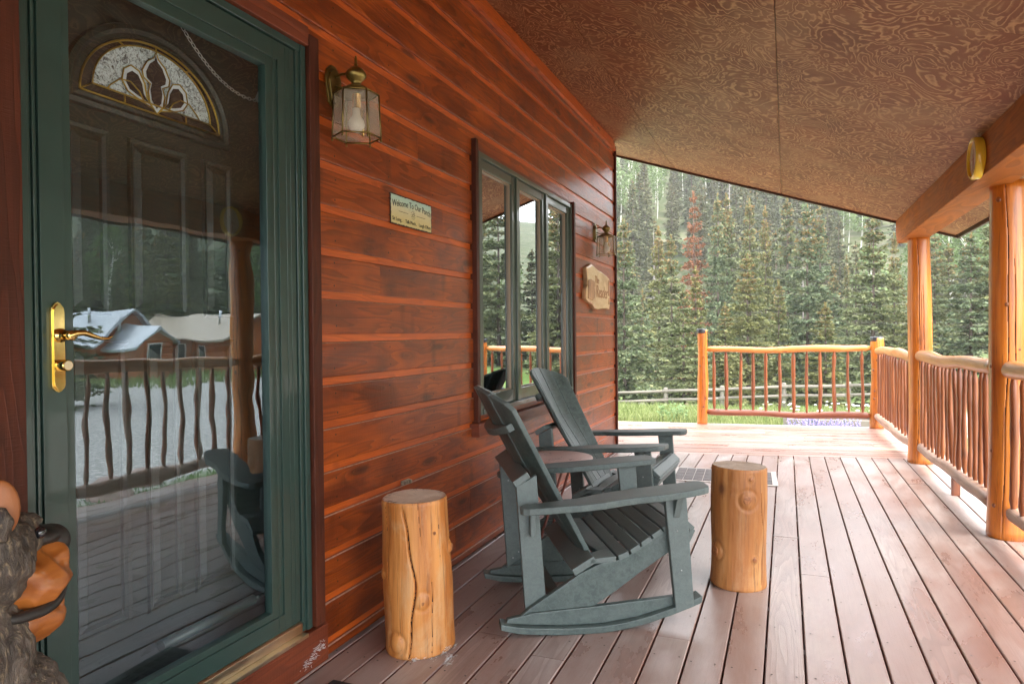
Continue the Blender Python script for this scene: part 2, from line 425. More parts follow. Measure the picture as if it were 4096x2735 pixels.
# end wall boards round the corner
b=MB(); b2=MB()
for i in range(28):
    zb=ZB+PIT*i; x0=-5.1
    b.box((x0,YEND-.05,zb),(-.02,YEND-.012,zb+.1365)); b2.box((x0,YEND-.05,zb+.1365),(-.02,YEND-.024,zb+PIT))
ew=b.build('end_wall',m_siding('siding_face_end',(.125,.026,.009),(.23,.05,.013),(.28,.062,.014),axis='x'),cabin); b2.build('siding_channel',CHAN,ew)
# corner boards
b=MB(); b.box((-.03,YEND-.012,-.3),(.022,YEND+.02,3.14)); b.box((-.12,YEND-.011,-.3),(-.031,YEND+.012,3.15)); b.build('corner_board',TRIMW,cabin,bevel=.002)
# frieze strip under the plywood
b=MB(); b.prism([(-.01,3.095),(.026,3.095),(.026,3.125),(.014,3.132),(.014,3.192),(-.01,3.2)],Y0,YEND-.013,1); b.build('frieze_strip',CHAN,cabin,bevel=.0015)

# ---- door surround
b=MB()
for lo,hi,nm,mt in (((-.03,.90,.165),(.028,1.068,2.36),'door_casing',TRIMW),((-.03,2.098,.165),(.034,2.152,2.335),'door_casing',TRIMW),((-.03,1.068,2.290),(.030,2.098,2.36),'door_casing_board',TRIMH),((-.03,.90,.02),(.034,2.165,.158),'door_casing_board',TRIMH)):
    b=MB(); b.box(lo,hi); b.build(nm,mt,cabin,bevel=.003)
# ---- storm door
sd=MB()
sd.box((-.05,1.070,.165),(.012,1.092,2.288)); sd.box((-.05,1.094,.165),(-.004,1.108,2.288)); sd.box((-.05,1.110,.165),(.000,1.119,2.288))  # hinge-side z bar ribs
sd.box((-.05,2.048,.165),(.010,2.066,2.288)); sd.box((-.05,2.068,.165),(.018,2.094,2.288)); sd.box((-.05,1.070,2.262),(.012,2.094,2.289))
storm=sd.build('storm_door',GREEN,cabin,bevel=.002)
sd=MB()
gx=(1.205,1.905,.285,2.160)
sd.box((-.038,1.122,.205),(.004,1.182,2.258)); sd.box((-.034,1.182,.205),(-.002,gx[0],2.258))
sd.box((-.038,1.960,.205),(.004,2.044,2.258)); sd.box((-.034,gx[1],.205),(-.002,1.960,2.258))
sd.box((-.038,1.182,2.195),(.004,1.960,2.258)); sd.box((-.034,gx[0],gx[3]),(-.002,gx[1],2.195))
sd.box((-.038,1.182,.205),(.004,1.960,.262)); sd.box((-.034,gx[0],.262),(-.002,gx[1],gx[2]))
for y in (1.932,1.996,2.018): sd.box((.004,y,.21),(.0065,y+.003,2.25))
sd.build('door_frame',GREEN,storm,bevel=.003)
b=MB(); b.box((-.024,gx[0],gx[2]),(-.019,gx[1],gx[3])); b.build('glass_pane',DGLASS,storm)
b=MB(); b.box((-.09,1.122,.150),(.036,2.05,.164)); b.prism([(-.03,.164),(.012,.164),(.012,.198),(.004,.204),(-.03,.204)],1.122,2.046,1); b.build('sill',SILL,storm,bevel=.002)
# closer tube at the foot of the glass
b=MB(); b.tube([(-.062,1.50,.335),(-.062,1.88,.335)],.017,14); b.tube([(-.062,1.88,.335),(-.062,1.93,.335)],.006,8); b.build('door_closer',GREEN,storm)
# handle
b=MB()
pl=[(1.139,1.128),(1.141,1.118),(1.150,1.109),(1.156,1.107),(1.162,1.109),(1.171,1.118),(1.173,1.128),(1.173,1.300),(1.171,1.311),(1.162,1.322),(1.156,1.325),(1.150,1.322),(1.141,1.311),(1.139,1.300)]
b.prism(pl,.004,.012,0); cy,cz=1.156,1.216
b.prism([(cy+(p[0]-cy)*.78,cz+(p[1]-cz)*.955) for p in pl],.012,.016,0)
RY=Matrix.Rotation(R(90),4,'Y')
b.lathe([(.017,0),(.017,.006),(.011,.010),(.010,.03),(.012,.032),(.012,.044),(.004,.048)],(.016,1.158,1.244),20,0,True,RY)
lp=[(.055,1.152,1.243),(.058,1.165,1.249),(.060,1.185,1.250),(.060,1.207,1.243),(.060,1.228,1.236),(.060,1.247,1.235),(.058,1.262,1.241)]
b.tube(lp,[.0095,.011,.0095,.008,.0065,.0055,.004],14,0,True,None,.75)
b.lathe([(.014,0),(.014,.024),(.012,.027),(.0115,.026)],(.016,1.158,1.172),22,0,True,RY)
h=b.build('handle',BRASS,storm,bevel=.0012,angle=50)
b=MB(); b.lathe([(.0108,0),(.0108,.0012)],(.0425,1.158,1.172),20,0,False,RY); b.box((.0436,1.1571,1.167),(.0442,1.1589,1.177)); 
b.build('keyhole',SILL,storm)
# chain and spring between the two doors
b=MB(); A=Vector((-.06,1.566,2.225)); B_=Vector((-.06,1.925,2.052))
n=27; pts=[]
for i in range(n+1):
    t=i/n; p=A.lerp(B_,t); p.z-=.062*4*t*(1-t); pts.append(p)
for i in range(n):
    a,c_=pts[i],pts[i+1]; d=(c_-a).normalized(); mid=(a+c_)/2; s_=Vector((1,0,0)) if i%2 else d.cross(Vector((1,0,0))).normalized()
    L=(c_-a).length*.66; loop=[mid+d*L*math.cos(t)+s_*.0050*math.sin(t) for t in [2*math.pi*k/12 for k in range(13)]]
    b.tube(loop,.0013,5,0,False)
sp=[]; A2=Vector((-.06,1.925,2.05)); B2=Vector((-.06,1.975,2.14)); dd=(B2-A2).normalized(); e1=dd.cross(Vector((1,0,0))).normalized(); e2=Vector((1,0,0))
for k in range(20*10): 
    th=2*math.pi*k/10; sp.append(A2.lerp(B2,k/200)+e1*.0065*math.cos(th)+e2*.0065*math.sin(th))
b.tube(sp,.0014,5,0,False); b.build('chain',STEEL,storm)

# ---- entry door behind the glass
ed=MB(); XF=-.13
ed.box((-.175,1.105,.16),(XF-.008,2.06,2.28))
def frame(y0,y1,z0,z1):
    """raised moulding of one panel"""
    def ring(a,xa,b_,xb):
        ed.add([(xa,y0+a,z0+a),(xa,y1-a,z0+a),(xa,y1-a,z1-a),(xa,y0+a,z1-a),(xb,y0+b_,z0+b_),(xb,y1-b_,z0+b_),(xb,y1-b_,z1-b_),(xb,y0+b_,z1-b_)],[(0,1,5,4),(1,2,6,5),(2,3,7,6),(3,0,4,7)])
    X=XF-.008
    ring(0,X,.004,X+.009); ring(.004,X+.009,.014,X+.007); ring(.014,X+.007,.022,X-.004+.004); ring(.022,X,.040,X+.010)
    ed.add([(X+.010,y0+.04,z0+.04),(X+.010,y1-.04,z0+.04),(X+.010,y1-.04,z1-.04),(X+.010,y0+.04,z1-.04)],[(0,1,2,3)])
for q in ((1.285,1.418,1.30,1.82),(1.476,1.692,1.30,1.82),(1.752,1.885,1.30,1.82),(1.285,1.468,.41,1.226),(1.522,1.658,.41,1.226),(1.703,1.885,.41,1.226)): frame(*q)
# half-round light: centre 1.576, z 1.912
FC=(1.576,1.912); FA,FB=.250,.205
def arc(ra,rb,n=40): return [(FC[0]-ra*math.cos(math.pi*i/n),FC[1]+rb*math.sin(math.pi*i/n)) for i in range(n+1)]
def band(mb,pa,xa,pb,xb,mi=0):
    n=len(pa); mb.add([(xa,*p) for p in pa]+[(xb,*p) for p in pb],[(i,i+1,n+i+1,n+i) for i in range(n-1)],mi,True)
def closed(ra,rb,dz): 
    a=[(p[0],p[1]) for p in arc(ra,rb)]; a=[(a[0][0],FC[1]-dz)]+a+[(a[-1][0],FC[1]-dz),(a[0][0],FC[1]-dz)]; return a
X=XF-.008
prev=None
for ra,rb,dz,xx in ((FA+.048,FB+.045,.045,X),(FA+.044,FB+.041,.041,X+.014),(FA+.030,FB+.028,.028,X+.018),(FA+.018,FB+.017,.017,X+.010),(FA+.006,FB+.006,.007,X+.012),(FA,FB,.002,X+.002)):
    cur=closed(ra,rb,dz)
    if prev: band(ed,prev[0],prev[1],cur,xx)
    prev=(cur,xx)
entry=ed.build('entry_door',GREEND,cabin,bevel=0)
# jamb between the two doors
b=MB(); b.box((-.15,1.085,.16),(-.052,1.104,2.285)); b.box((-.15,2.062,.16),(-.052,2.082,2.285)); b.box((-.15,1.104,2.262),(-.052,2.062,2.2845)); b.build('jamb',GREEND,entry)
# fan light panes
g=G('chipped_glass'); v=g.co();  # white in the pattern stands in for window light scattered from inside
fl=g.noise(g.map(v,(1,1,1)),46,5,.75,2.6); fl2=g.noise(v,110,3,.7,1.5)
d=g.ramp(g.math('ADD',g.math('MULTIPLY',fl,.75),g.math('MULTIPLY',fl2,.25)),[(.40,0),(.53,1)])
g.set(Base_Color=g.mix(d,(.03,.034,.038),(.86,.93,.97)),Roughness=.16,Normal=g.bump(fl,.7,.004),Specular_IOR_Level=.7,Transmission_Weight=0.0); CHIP=g.m
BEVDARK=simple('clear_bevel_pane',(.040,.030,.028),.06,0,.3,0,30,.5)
BEVHI=simple('bevel_glint_white',(.85,.90,.97),.08,0,0,0,30,.5,.8)  # bright glints of the bevels, painted in as a white base colour
CAME=simple('brass_came',(.46,.29,.05),.28,.85,.2,.1,60)
b=MB(); xx=X+.003
outer=arc(FA-.002,FB-.002); inner=arc(FA*.84,FB*.80)
inner=[(p[0],p[1]+.026) for p in inner]
base=[(FC[0]-FA+.004,FC[1]),(FC[0]+FA-.004,FC[1])]
n=len(outer)
b.add([(xx,*p) for p in outer]+[(xx,*p) for p in inner],[(i,i+1,n+i+1,n+i) for i in range(n-1)],0)
b.add([(xx,*outer[0]),(xx,*inner[0]),(xx,*inner[-1]),(xx,*outer[-1])],[(0,3,2,1)],0)
b.add([(xx,*p) for p in inner],[list(range(n))[::-1]],1)
# tulip in the middle and two leaves, as clear bevels with painted glint rims on the chipped ground
def shape(pts,x,mi,s=1,sx=1,dy=0):
    q=[(x,FC[0]+(p[0]*sx+dy),FC[1]+p[1]*s) for p in pts]; b.add(q,[list(range(len(q)))[::-1] if sx>0 else list(range(len(q)))],mi)
tul=[(0,0),(.024,.026),(.030,.060),(.022,.085),(.046,.098),(.050,.118),(.032,.150),(.008,.168),(0,.188),(-.008,.168),(-.032,.150),(-.050,.118),(-.046,.098),(-.022,.085),(-.030,.060),(-.024,.026)]
tul_in=[(p[0]*.72,.016+p[1]*.86) for p in tul]
leaf=[(.010,.012),(.034,.040),(.042,.080),(.060,.110),(.088,.118),(.112,.100),(.118,.066),(.100,.040),(.068,.028)]
cx_=sum(p[0] for p in leaf)/9; cz_=sum(p[1] for p in leaf)/9
leaf_in=[(cx_+(p[0]-cx_)*.72,cz_+(p[1]-cz_)*.72) for p in leaf]
lob=[(.045,.026),(.060,.050),(.090,.070),(.125,.066),(.155,.040),(.165,.026)]
for sx in (1,-1):
    shape(leaf,xx+.0025,2,1,sx); shape(leaf_in,xx+.004,0,1,sx)
shape(tul,xx+.003,2); shape(tul_in,xx+.0045,0)
fan=b.build('fanlight',[BEVDARK,CHIP,BEVHI],entry,recalc=False)
b=MB()
def came(pts,r=.0026): b.tube([(xx+.005,p[0],p[1]) for p in pts],r,6,0,True)
came(outer,.0035); came(inner); came(base,.003); came([inner[0],inner[-1]])
came([outer[0],inner[0]]); came([outer[-1],inner[-1]])
for k in (13,20,27): came([outer[k],inner[k]])
for sx in (1,-1):
    came([(FC[0]+p[0]*sx,FC[1]+p[1]) for p in leaf+leaf[:1]],.0022); came([(FC[0]+p[0]*sx,FC[1]+p[1]) for p in lob],.0022)
    came([(FC[0]+.11*sx,FC[1]),(FC[0]+.11*sx,FC[1]+.026)])
came([(FC[0]+p[0],FC[1]+p[1]) for p in tul+tul[:1]],.0022)
b.build('came',CAME,fan,recalc=False)

# ---- window of three lights
for lo,hi,nm,mt in (((-.03,3.562,.735),(.030,3.598,2.335),'window_casing',TRIMW),((-.03,5.442,.735),(.045,5.485,2.300),'window_casing',TRIMW),((-.03,3.53,.66),(.05,5.50,.733),'window_casing_board',TRIMH),((-.03,3.598,2.277),(.018,5.442,2.30),'window_casing_board',TRIMH)):
    b=MB(); b.box(lo,hi); b.build(nm,mt,cabin,bevel=.003)
wn=MB()
y0,y1,z0,z1=WO
y0+=.002;y1-=.002
for a,c_ in ((y0,y0+.03),(y1-.03,y1)): wn.box((-.08,a,z0),(.030,c_,z1))
wn.box((-.08,y0+.03,z1-.03),(.028,y1-.03,z1)); wn.box((-.08,y0+.03,z0),(.036,y1-.03,z0+.028))
ms=[y0+.03+(y1-y0-.06)*k/3 for k in range(4)]
for m_ in ms[1:3]: wn.box((-.08,m_-.016,z0+.028),(.024,m_+.016,z1-.03))
window=wn.build('window',WGREEN,cabin,bevel=.003)
sash=MB(); gp=MB(); gk=MB()
for a,c_ in zip(ms,ms[1:]):
    a+=.018 if a>ms[0] else .002; c_-=.018 if c_<ms[3] else .002; lo=z0+.03; hi=z1-.032
    w=.052
    sash.box((-.05,a,lo),(.012,a+w,hi)); sash.box((-.05,c_-w,lo),(.012,c_,hi)); sash.box((-.05,a+w,lo),(.010,c_-w,lo+.075)); sash.box((-.05,a+w,hi-w),(.010,c_-w,hi))
    gk.box((-.03,a+w,lo+.075),(-.004,a+w+.008,hi-w)); gk.box((-.03,c_-w-.008,lo+.075),(-.004,c_-w,hi-w)); gk.box((-.03,a+w+.008,lo+.075),(-.004,c_-w-.008,lo+.083)); gk.box((-.03,a+w+.008,hi-w-.008),(-.004,c_-w-.008,hi-w))
    gp.box((-.022,a+w+.008,lo+.083),(-.016,c_-w-.008,hi-w-.008))
    p=MB(); p.box((-.022,a+w+.008,lo+.083),(-.016,c_-w-.008,hi-w-.008)); p.build('glass_pane',WGLASS,window)
sash.build('sash',WGREEN,window,bevel=.003); gk.build('glazing_bead',simple('glazing_bead',(.30,.22,.15),.4),window)

# ---- roof: plywood soffit, slab, edge boards, beam
def cz(x): return 3.2-.335*x
YR=7.80; XE=3.18
pm=MB()
def sheet(x0,x1,ya,yb):
    g_=.0007
    v=[(x,y,cz(x)) for x,y in ((x0+g_,ya+g_),(x1-g_,ya+g_),(x1-g_,yb-g_),(x0+g_,yb-g_))]
    pm.add(v+[(a,b_,c_+.012) for a,b_,c_ in v],[(0,3,2,1),(4,5,6,7),(0,1,5,4),(1,2,6,5),(2,3,7,6),(3,0,4,7)])
for x0,x1,ys in ((-.9,.5,(Y0,-.5,1.94,4.38,5.6,YR)),(.502,1.6,(Y0,-.9,1.55,3.99,5.6,YR)),(1.602,2.66,(Y0,-1.66,.78,3.22,5.69,YR)),(2.66,XE-.02,(Y0,-1.1,1.3,3.7,6.1,YR))):
    for a,c_ in zip(ys,ys[1:]): sheet(x0,x1,a,c_)
pm.build('porch_ceiling',PLY,cabin,recalc=False)
b=MB(); 
b.add([(x,y,cz(x)+dz) for dz in (.016,.16) for x,y in ((-5.6,Y0),(XE,Y0),(XE,YR),(-5.6,YR))],[(0,3,2,1),(4,5,6,7),(0,1,5,4),(1,2,6,5),(2,3,7,6),(3,0,4,7)])
ROOFM=simple('roof_metal',(.30,.22,.17),.35,.4)
b.build('roof',ROOFM,cabin)
FASC=simple('fascia_brown',(.055,.024,.014),.45,0,.2,.2,40)
b=MB(); 
b.add([(x,y,cz(x)+dz) for dz in (-.022,.165) for x,y in ((-5.6,YR),(XE+.02,YR),(XE+.02,YR+.022),(-5.6,YR+.022))],[(0,3,2,1),(4,5,6,7),(0,1,5,4),(1,2,6,5),(2,3,7,6),(3,0,4,7)])
b.box((XE-.002,Y0,cz(XE)-.022),(XE+.02,YR,cz(XE)+.165)); b.build('fascia',FASC,cabin)
b=MB(); XB0,XB1=2.65,2.865; zb=2.080
b.prism([q for q in ((Y0,zb),(YR-.10,zb),(YR-.02,zb+.10),(YR-.02,cz(XB0)-.004),(Y0,cz(XB0)-.004))],XB0,XB1-.001,0)
bm_=b.build('beam',BEAM,cabin,bevel=.004)

# ================================================================== DECK
dk=MB(); nl=MB()
def ych(x): return 7.06+.193*x
P=.1405; rr=random.Random(5)
k=-1; x=.018-P
while x<3.08:
    x0,x1=x+.0034,x+P-.0034
    ends=[Y0]+sorted([rr.uniform(-2.5,6.5) for _ in range(rr.choice((0,1,1,2)))])+[None]
    if k==3: ends=[Y0,2.62,None]
    if k==5: ends=[Y0,2.50,None]
    for a,c_ in zip(ends,ends[1:]):
        ya=a+.001; yb0=(ych(x0)-.004) if c_ is None else c_-.001; yb1=(ych(x1)-.004) if c_ is None else c_-.001
        dz=rr.uniform(-.0012,.0012)
        v=[(x0,ya,-.032),(x1,ya,-.032),(x1,yb1,-.032),(x0,yb0,-.032)]; t=[(x0,ya,-.004+dz),(x1,ya,-.004+dz),(x1,yb1,-.004+dz),(x0,yb0,-.004+dz)]
        s_=.0035; u=[(x0+s_,ya+s_*.3,dz),(x1-s_,ya+s_*.3,dz),(x1-s_,yb1-s_*.3,dz),(x0+s_,yb0-s_*.3,dz)]
        o=len(dk.v); dk.add(v+t+u,[(0,3,2,1),(0,1,5,4),(1,2,6,5),(2,3,7,6),(3,0,4,7),(4,5,9,8),(5,6,10,9),(6,7,11,10),(7,4,8,11),(8,9,10,11)],0)
        for q in (6,7,8,9): pass
        for fi in range(len(dk.m)-10,len(dk.m)-5): dk.m[fi]=1
    y=-.2
    while y<6.9:
        for xo in (.028,P-.028):
            cxn,cyn=x+xo+rr.uniform(-.006,.006),y+rr.uniform(-.012,.012); rn=.0042
            nl.add([(cxn+rn*math.cos(t*1.0472),cyn+rn*math.sin(t*1.0472),.0019) for t in range(6)],[(0,1,2,3,4,5)])
        y+=.41
    x+=P; k+=1
# far boards, running the other way round the house corner
def yfe(x): return 9.55+.125*x
nb=18
xs=[-1.6,-.4,.9,1.75,3.12]
for i in range(nb):
    t0,t1=i/nb,(i+1)/nb
    cuts=[-1.6]+sorted(rr.uniform(-1,2.9) for _ in range(2))+[3.12]
    new=None
    if i==12: cuts=[-1.6,.35,1.40,3.12]; new=1
    if i==4: cuts=[-1.6,1.05,1.66,3.12]; new=2
    for j,(xa,xb) in enumerate(zip(cuts,cuts[1:])):
        g_=.003
        def yy(x,t): return ych(x)+(yfe(x)-ych(x))*t
        q=[(xa+.001,yy(xa,t0)+g_),(xb-.001,yy(xb,t0)+g_),(xb-.001,yy(xb,t1)-g_),(xa+.001,yy(xa,t1)-g_)]
        dz=rr.uniform(-.001,.001); mi=4 if new==j else 2
        dk.add([(a,c_,-.03) for a,c_ in q]+[(a,c_,dz) for a,c_ in q],[(0,3,2,1),(0,1,5,4),(1,2,6,5),(2,3,7,6),(3,0,4,7),(4,5,6,7)],mi)
        for fi in range(len(dk.m)-6,len(dk.m)-1): dk.m[fi]=1
deck=struct(dk.build('porch_deck',[DECK,DECKSIDE,DECKX,DARK,DECKN]))
nails=struct(nl.build('deck_nails',NAIL,deck,recalc=False),'stuff'); 
b=MB()   # joists, rim and pale edge board
for i in range(26): b.box((0,Y0+i*.41,-.2),(3.1,Y0+i*.41+.04,-.034))
for i in range(8): b.box((-1.6+i*.6,7.15,-.2),(-1.56+i*.6,9.4,-.034))
b.box((3.10,Y0,-.28),(3.135,7.6,-.004)); b.build('deck_joists',DECKSIDE,deck)
b=MB(); b.add([(-1.6,yfe(-1.6),-.28),(3.14,yfe(3.14),-.28),(3.14,yfe(3.14)+.035,-.28),(-1.6,yfe(-1.6)+.035,-.28),(-1.6,yfe(-1.6),.001),(3.14,yfe(3.14),.001),(3.14,yfe(3.14)+.035,.001),(-1.6,yfe(-1.6)+.035,.001)],[(0,3,2,1),(4,5,6,7),(0,1,5,4),(1,2,6,5),(2,3,7,6),(3,0,4,7)]); b.build('deck_edge_board',simple('pale_edge_board',(.74,.66,.58),.45,0,.1),deck)

# ================================================================== POSTS AND RAILINGS
def bumpy(seed,amp=.03):
    ph=[(random.Random(seed+i).uniform(0,6.28),random.Random(seed+i+9).uniform(.5,1.8)) for i in range(4)]
    def fn(th,i): return 1+amp*(math.sin(2*th+ph[0][0]+i*.11*ph[0][1])*.5+math.sin(3*th+ph[1][0]-i*.16*ph[1][1])*.35+math.sin(i*.35+ph[2][0])*.3)
    return fn
def log_post(name,label,x,y,h,r0,r1,mat,seed,cap=False,z0=.0):
    t=thing(name,label,'post',(x,y,z0),0,'porch log posts' if not cap else 'railing end posts')
    b=MB(); n=46; rs=random.Random(seed)
    wx=[rs.uniform(-1,1) for _ in range(4)]
    cracks=[(rs.uniform(0,6.28),rs.uniform(.12,.3),rs.uniform(.6,1.),rs.uniform(0,6)) for _ in range(4)]; vw=math.pi/2-math.atan2(-y,1.644-x); cracks[0]=(vw+.12,.02,1.0,1.3); cracks[1]=(vw-.38,.35,.8,4.)
    pts=[];rad=[]
    for i in range(n+1):
        s_=i/n; z=h*s_; pts.append((.010*math.sin(3.1*s_+wx[0])*1.0-.010*math.sin(wx[0]),.008*math.sin(4*s_+wx[1])-.008*math.sin(wx[1]),z)); rad.append(r0+(r1-r0)*s_+.0035*math.sin(9*s_+wx[2]*3))
    fb=bumpy(seed,.022)
    def fn(th,i):
        v=fb(th,i); s_=i/n
        for a,b0,b1,ph in cracks:
            if b0*.4<s_<b1:
                d=(th-a-.10*math.sin(s_*5+ph)-.03*math.sin(s_*19+ph)+math.pi)%(2*math.pi)-math.pi
                v-=.055*math.exp(-(d/.022)**2)
        return v
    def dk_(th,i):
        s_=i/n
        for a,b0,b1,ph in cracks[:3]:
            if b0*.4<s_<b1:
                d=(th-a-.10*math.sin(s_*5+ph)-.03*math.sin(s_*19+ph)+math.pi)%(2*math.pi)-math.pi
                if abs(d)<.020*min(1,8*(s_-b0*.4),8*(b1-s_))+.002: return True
    b.tube(pts,rad,220,0,True,fn,1.0,dk_)
    for k in range(11):                                # knots standing a little proud
        th=rs.uniform(0,6.28) if k>5 else math.atan2(-y,1.644-x)+rs.uniform(-1,1); s_=rs.uniform(.08,.95); rr_=(r0+(r1-r0)*s_); c_=Vector((math.cos(th)*rr_*.985,math.sin(th)*rr_*.985,h*s_))
        M=Matrix.Rotation(th,4,'Z'); kr=rs.uniform(.008,.014); b.ball(c_,(kr*.45,kr,kr*1.15),10,8,1,M)
    b.build('log',[mat,KNOT,CRACK],t,recalc=False)
    if cap:
        b=MB(); b.lathe([(r1*1.05,0),(r1*1.07,.002),(r1*1.07,.052),(r1*1.02,.058),(.001,.060)],(0,0,h-.045),36); b.build('cap',PCAP,t)
    return t
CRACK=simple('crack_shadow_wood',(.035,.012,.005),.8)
KNOT=simple('knot_wood',(.20,.060,.016),.4,0,.3,.2,60,.3)
PCAP=simple('post_cap_black',(.035,.04,.045),.3,0,.1,0,30,.3)
log_post('log_post','stout orange varnished log post under the beam beside the yellow clock',2.862,4.92,2.105,.103,.094,POST,11)
log_post('log_post','orange varnished log post under the far end of the beam',2.80,7.40,2.105,.104,.094,POST,23)
log_post('rail_post','short orange log post with black cap at the open end of the far railing',.585,9.62,1.26,.069,.063,POST,41,True)
log_post('rail_post','short orange log post with black cap where the far and side railings meet',2.70,9.84,1.14,.085,.072,POST,47,True)
def rail_section(label,A,B,mats,nb,z1,z2,seed,r1=.045,r2=.04,tail=.05,support=None,axis='y'):
    A=Vector((*A,0));B=Vector((*B,0)); d=(B-A).normalized(); L=(B-A).length; rs=random.Random(seed)
    ang=math.atan2(d.y,d.x)-(math.pi/2 if axis=='y' else 0)
    t=thing('log_railing',label,'railing',A,ang,'log deck railings')
    def P(s_,z,o=0): return (-o,s_,z) if axis=='y' else (s_,o,z)
    def rail(name,z,r,mat,sd):
        b=MB(); n=40; p=[];rad=[]
        for i in range(n+1):
            s_=i/n; p.append(P(L*s_,z+.010*math.sin(s_*5+sd)+.006*math.sin(s_*13+sd*2),.010*math.sin(s_*4+sd*3)))
            e=min(s_,1-s_)*L; q=1 if e>.05 else .55+.45*math.sqrt(max(0,e)/.05)
            rad.append(r*q*(1+.06*math.sin(s_*7+sd)+.03*math.sin(s_*23+sd*5)))
        b.tube(p,rad,28,0,True,bumpy(sd,.05))
        return b.build(name,mat,t,recalc=False)
    rail('top_rail',z1,r1,mats[0],seed); rail('bottom_rail',z2,r2,mats[1],seed+5)
    for k in range(nb):
        s_=L*(k+.62)/(nb+.25)+rs.uniform(-.012,.012); n=22; p=[];rad=[]; a1,a2,a3=rs.uniform(0,6.28),rs.uniform(0,6.28),rs.uniform(.001,.006); r=rs.uniform(.0165,.024)
        zb_,zt=z2+r2*.4,z1-r1*.5; le=rs.uniform(-.006,.006)
        for i in range(n+1):
            q=i/n; z=zb_+(zt-zb_)*q; e=min(q,1-q)*(zt-zb_)
            p.append(P(s_+le*(q-.5)*2+a3*math.sin(q*6+a1),z,a3*math.sin(q*5+a2)))
            rad.append(r*(.62 if e<.035 else (.62+.38*min(1,(e-.035)/.025)))*(1+.09*math.sin(q*9+a2)+.05*math.sin(q*23+a1)))
        b=MB(); b.tube(p,rad,14,0,True,bumpy(seed*31+k,.07)); b.build('baluster',BAL,t,recalc=False)
    if support is not None:
        b=MB(); x=P(support,0); b.box((x[0]-.028,x[1]-.02,0.002),(x[0]+.028,x[1]+.02,z2-.01)); b.build('support_block',BAL,t,bevel=.003)
rail_section('log railing along the far edge of the deck between the two capped posts',(.645,9.63),(2.63,9.83),(RAILX,RAILR),12,1.0,.155,3,.040,.042,axis='x')
rail_section('short log railing from the far beam post to the capped corner post',(2.765,7.50),(2.705,9.77),(RAILT,RAILB),13,.985,.145,5,.047,.045)
rail_section('log railing between the two posts under the beam, beside the deck',(2.835,5.02),(2.785,7.30),(RAILT,RAILB),17,1.0,.165,8,.049,.046,support=1.0)
rail_section('log railing running out of the picture to the right of the stout post',(2.845,1.36),(2.845,4.81),(RAILT,RAILB),21,1.02,.17,12,.050,.048,support=1.7)

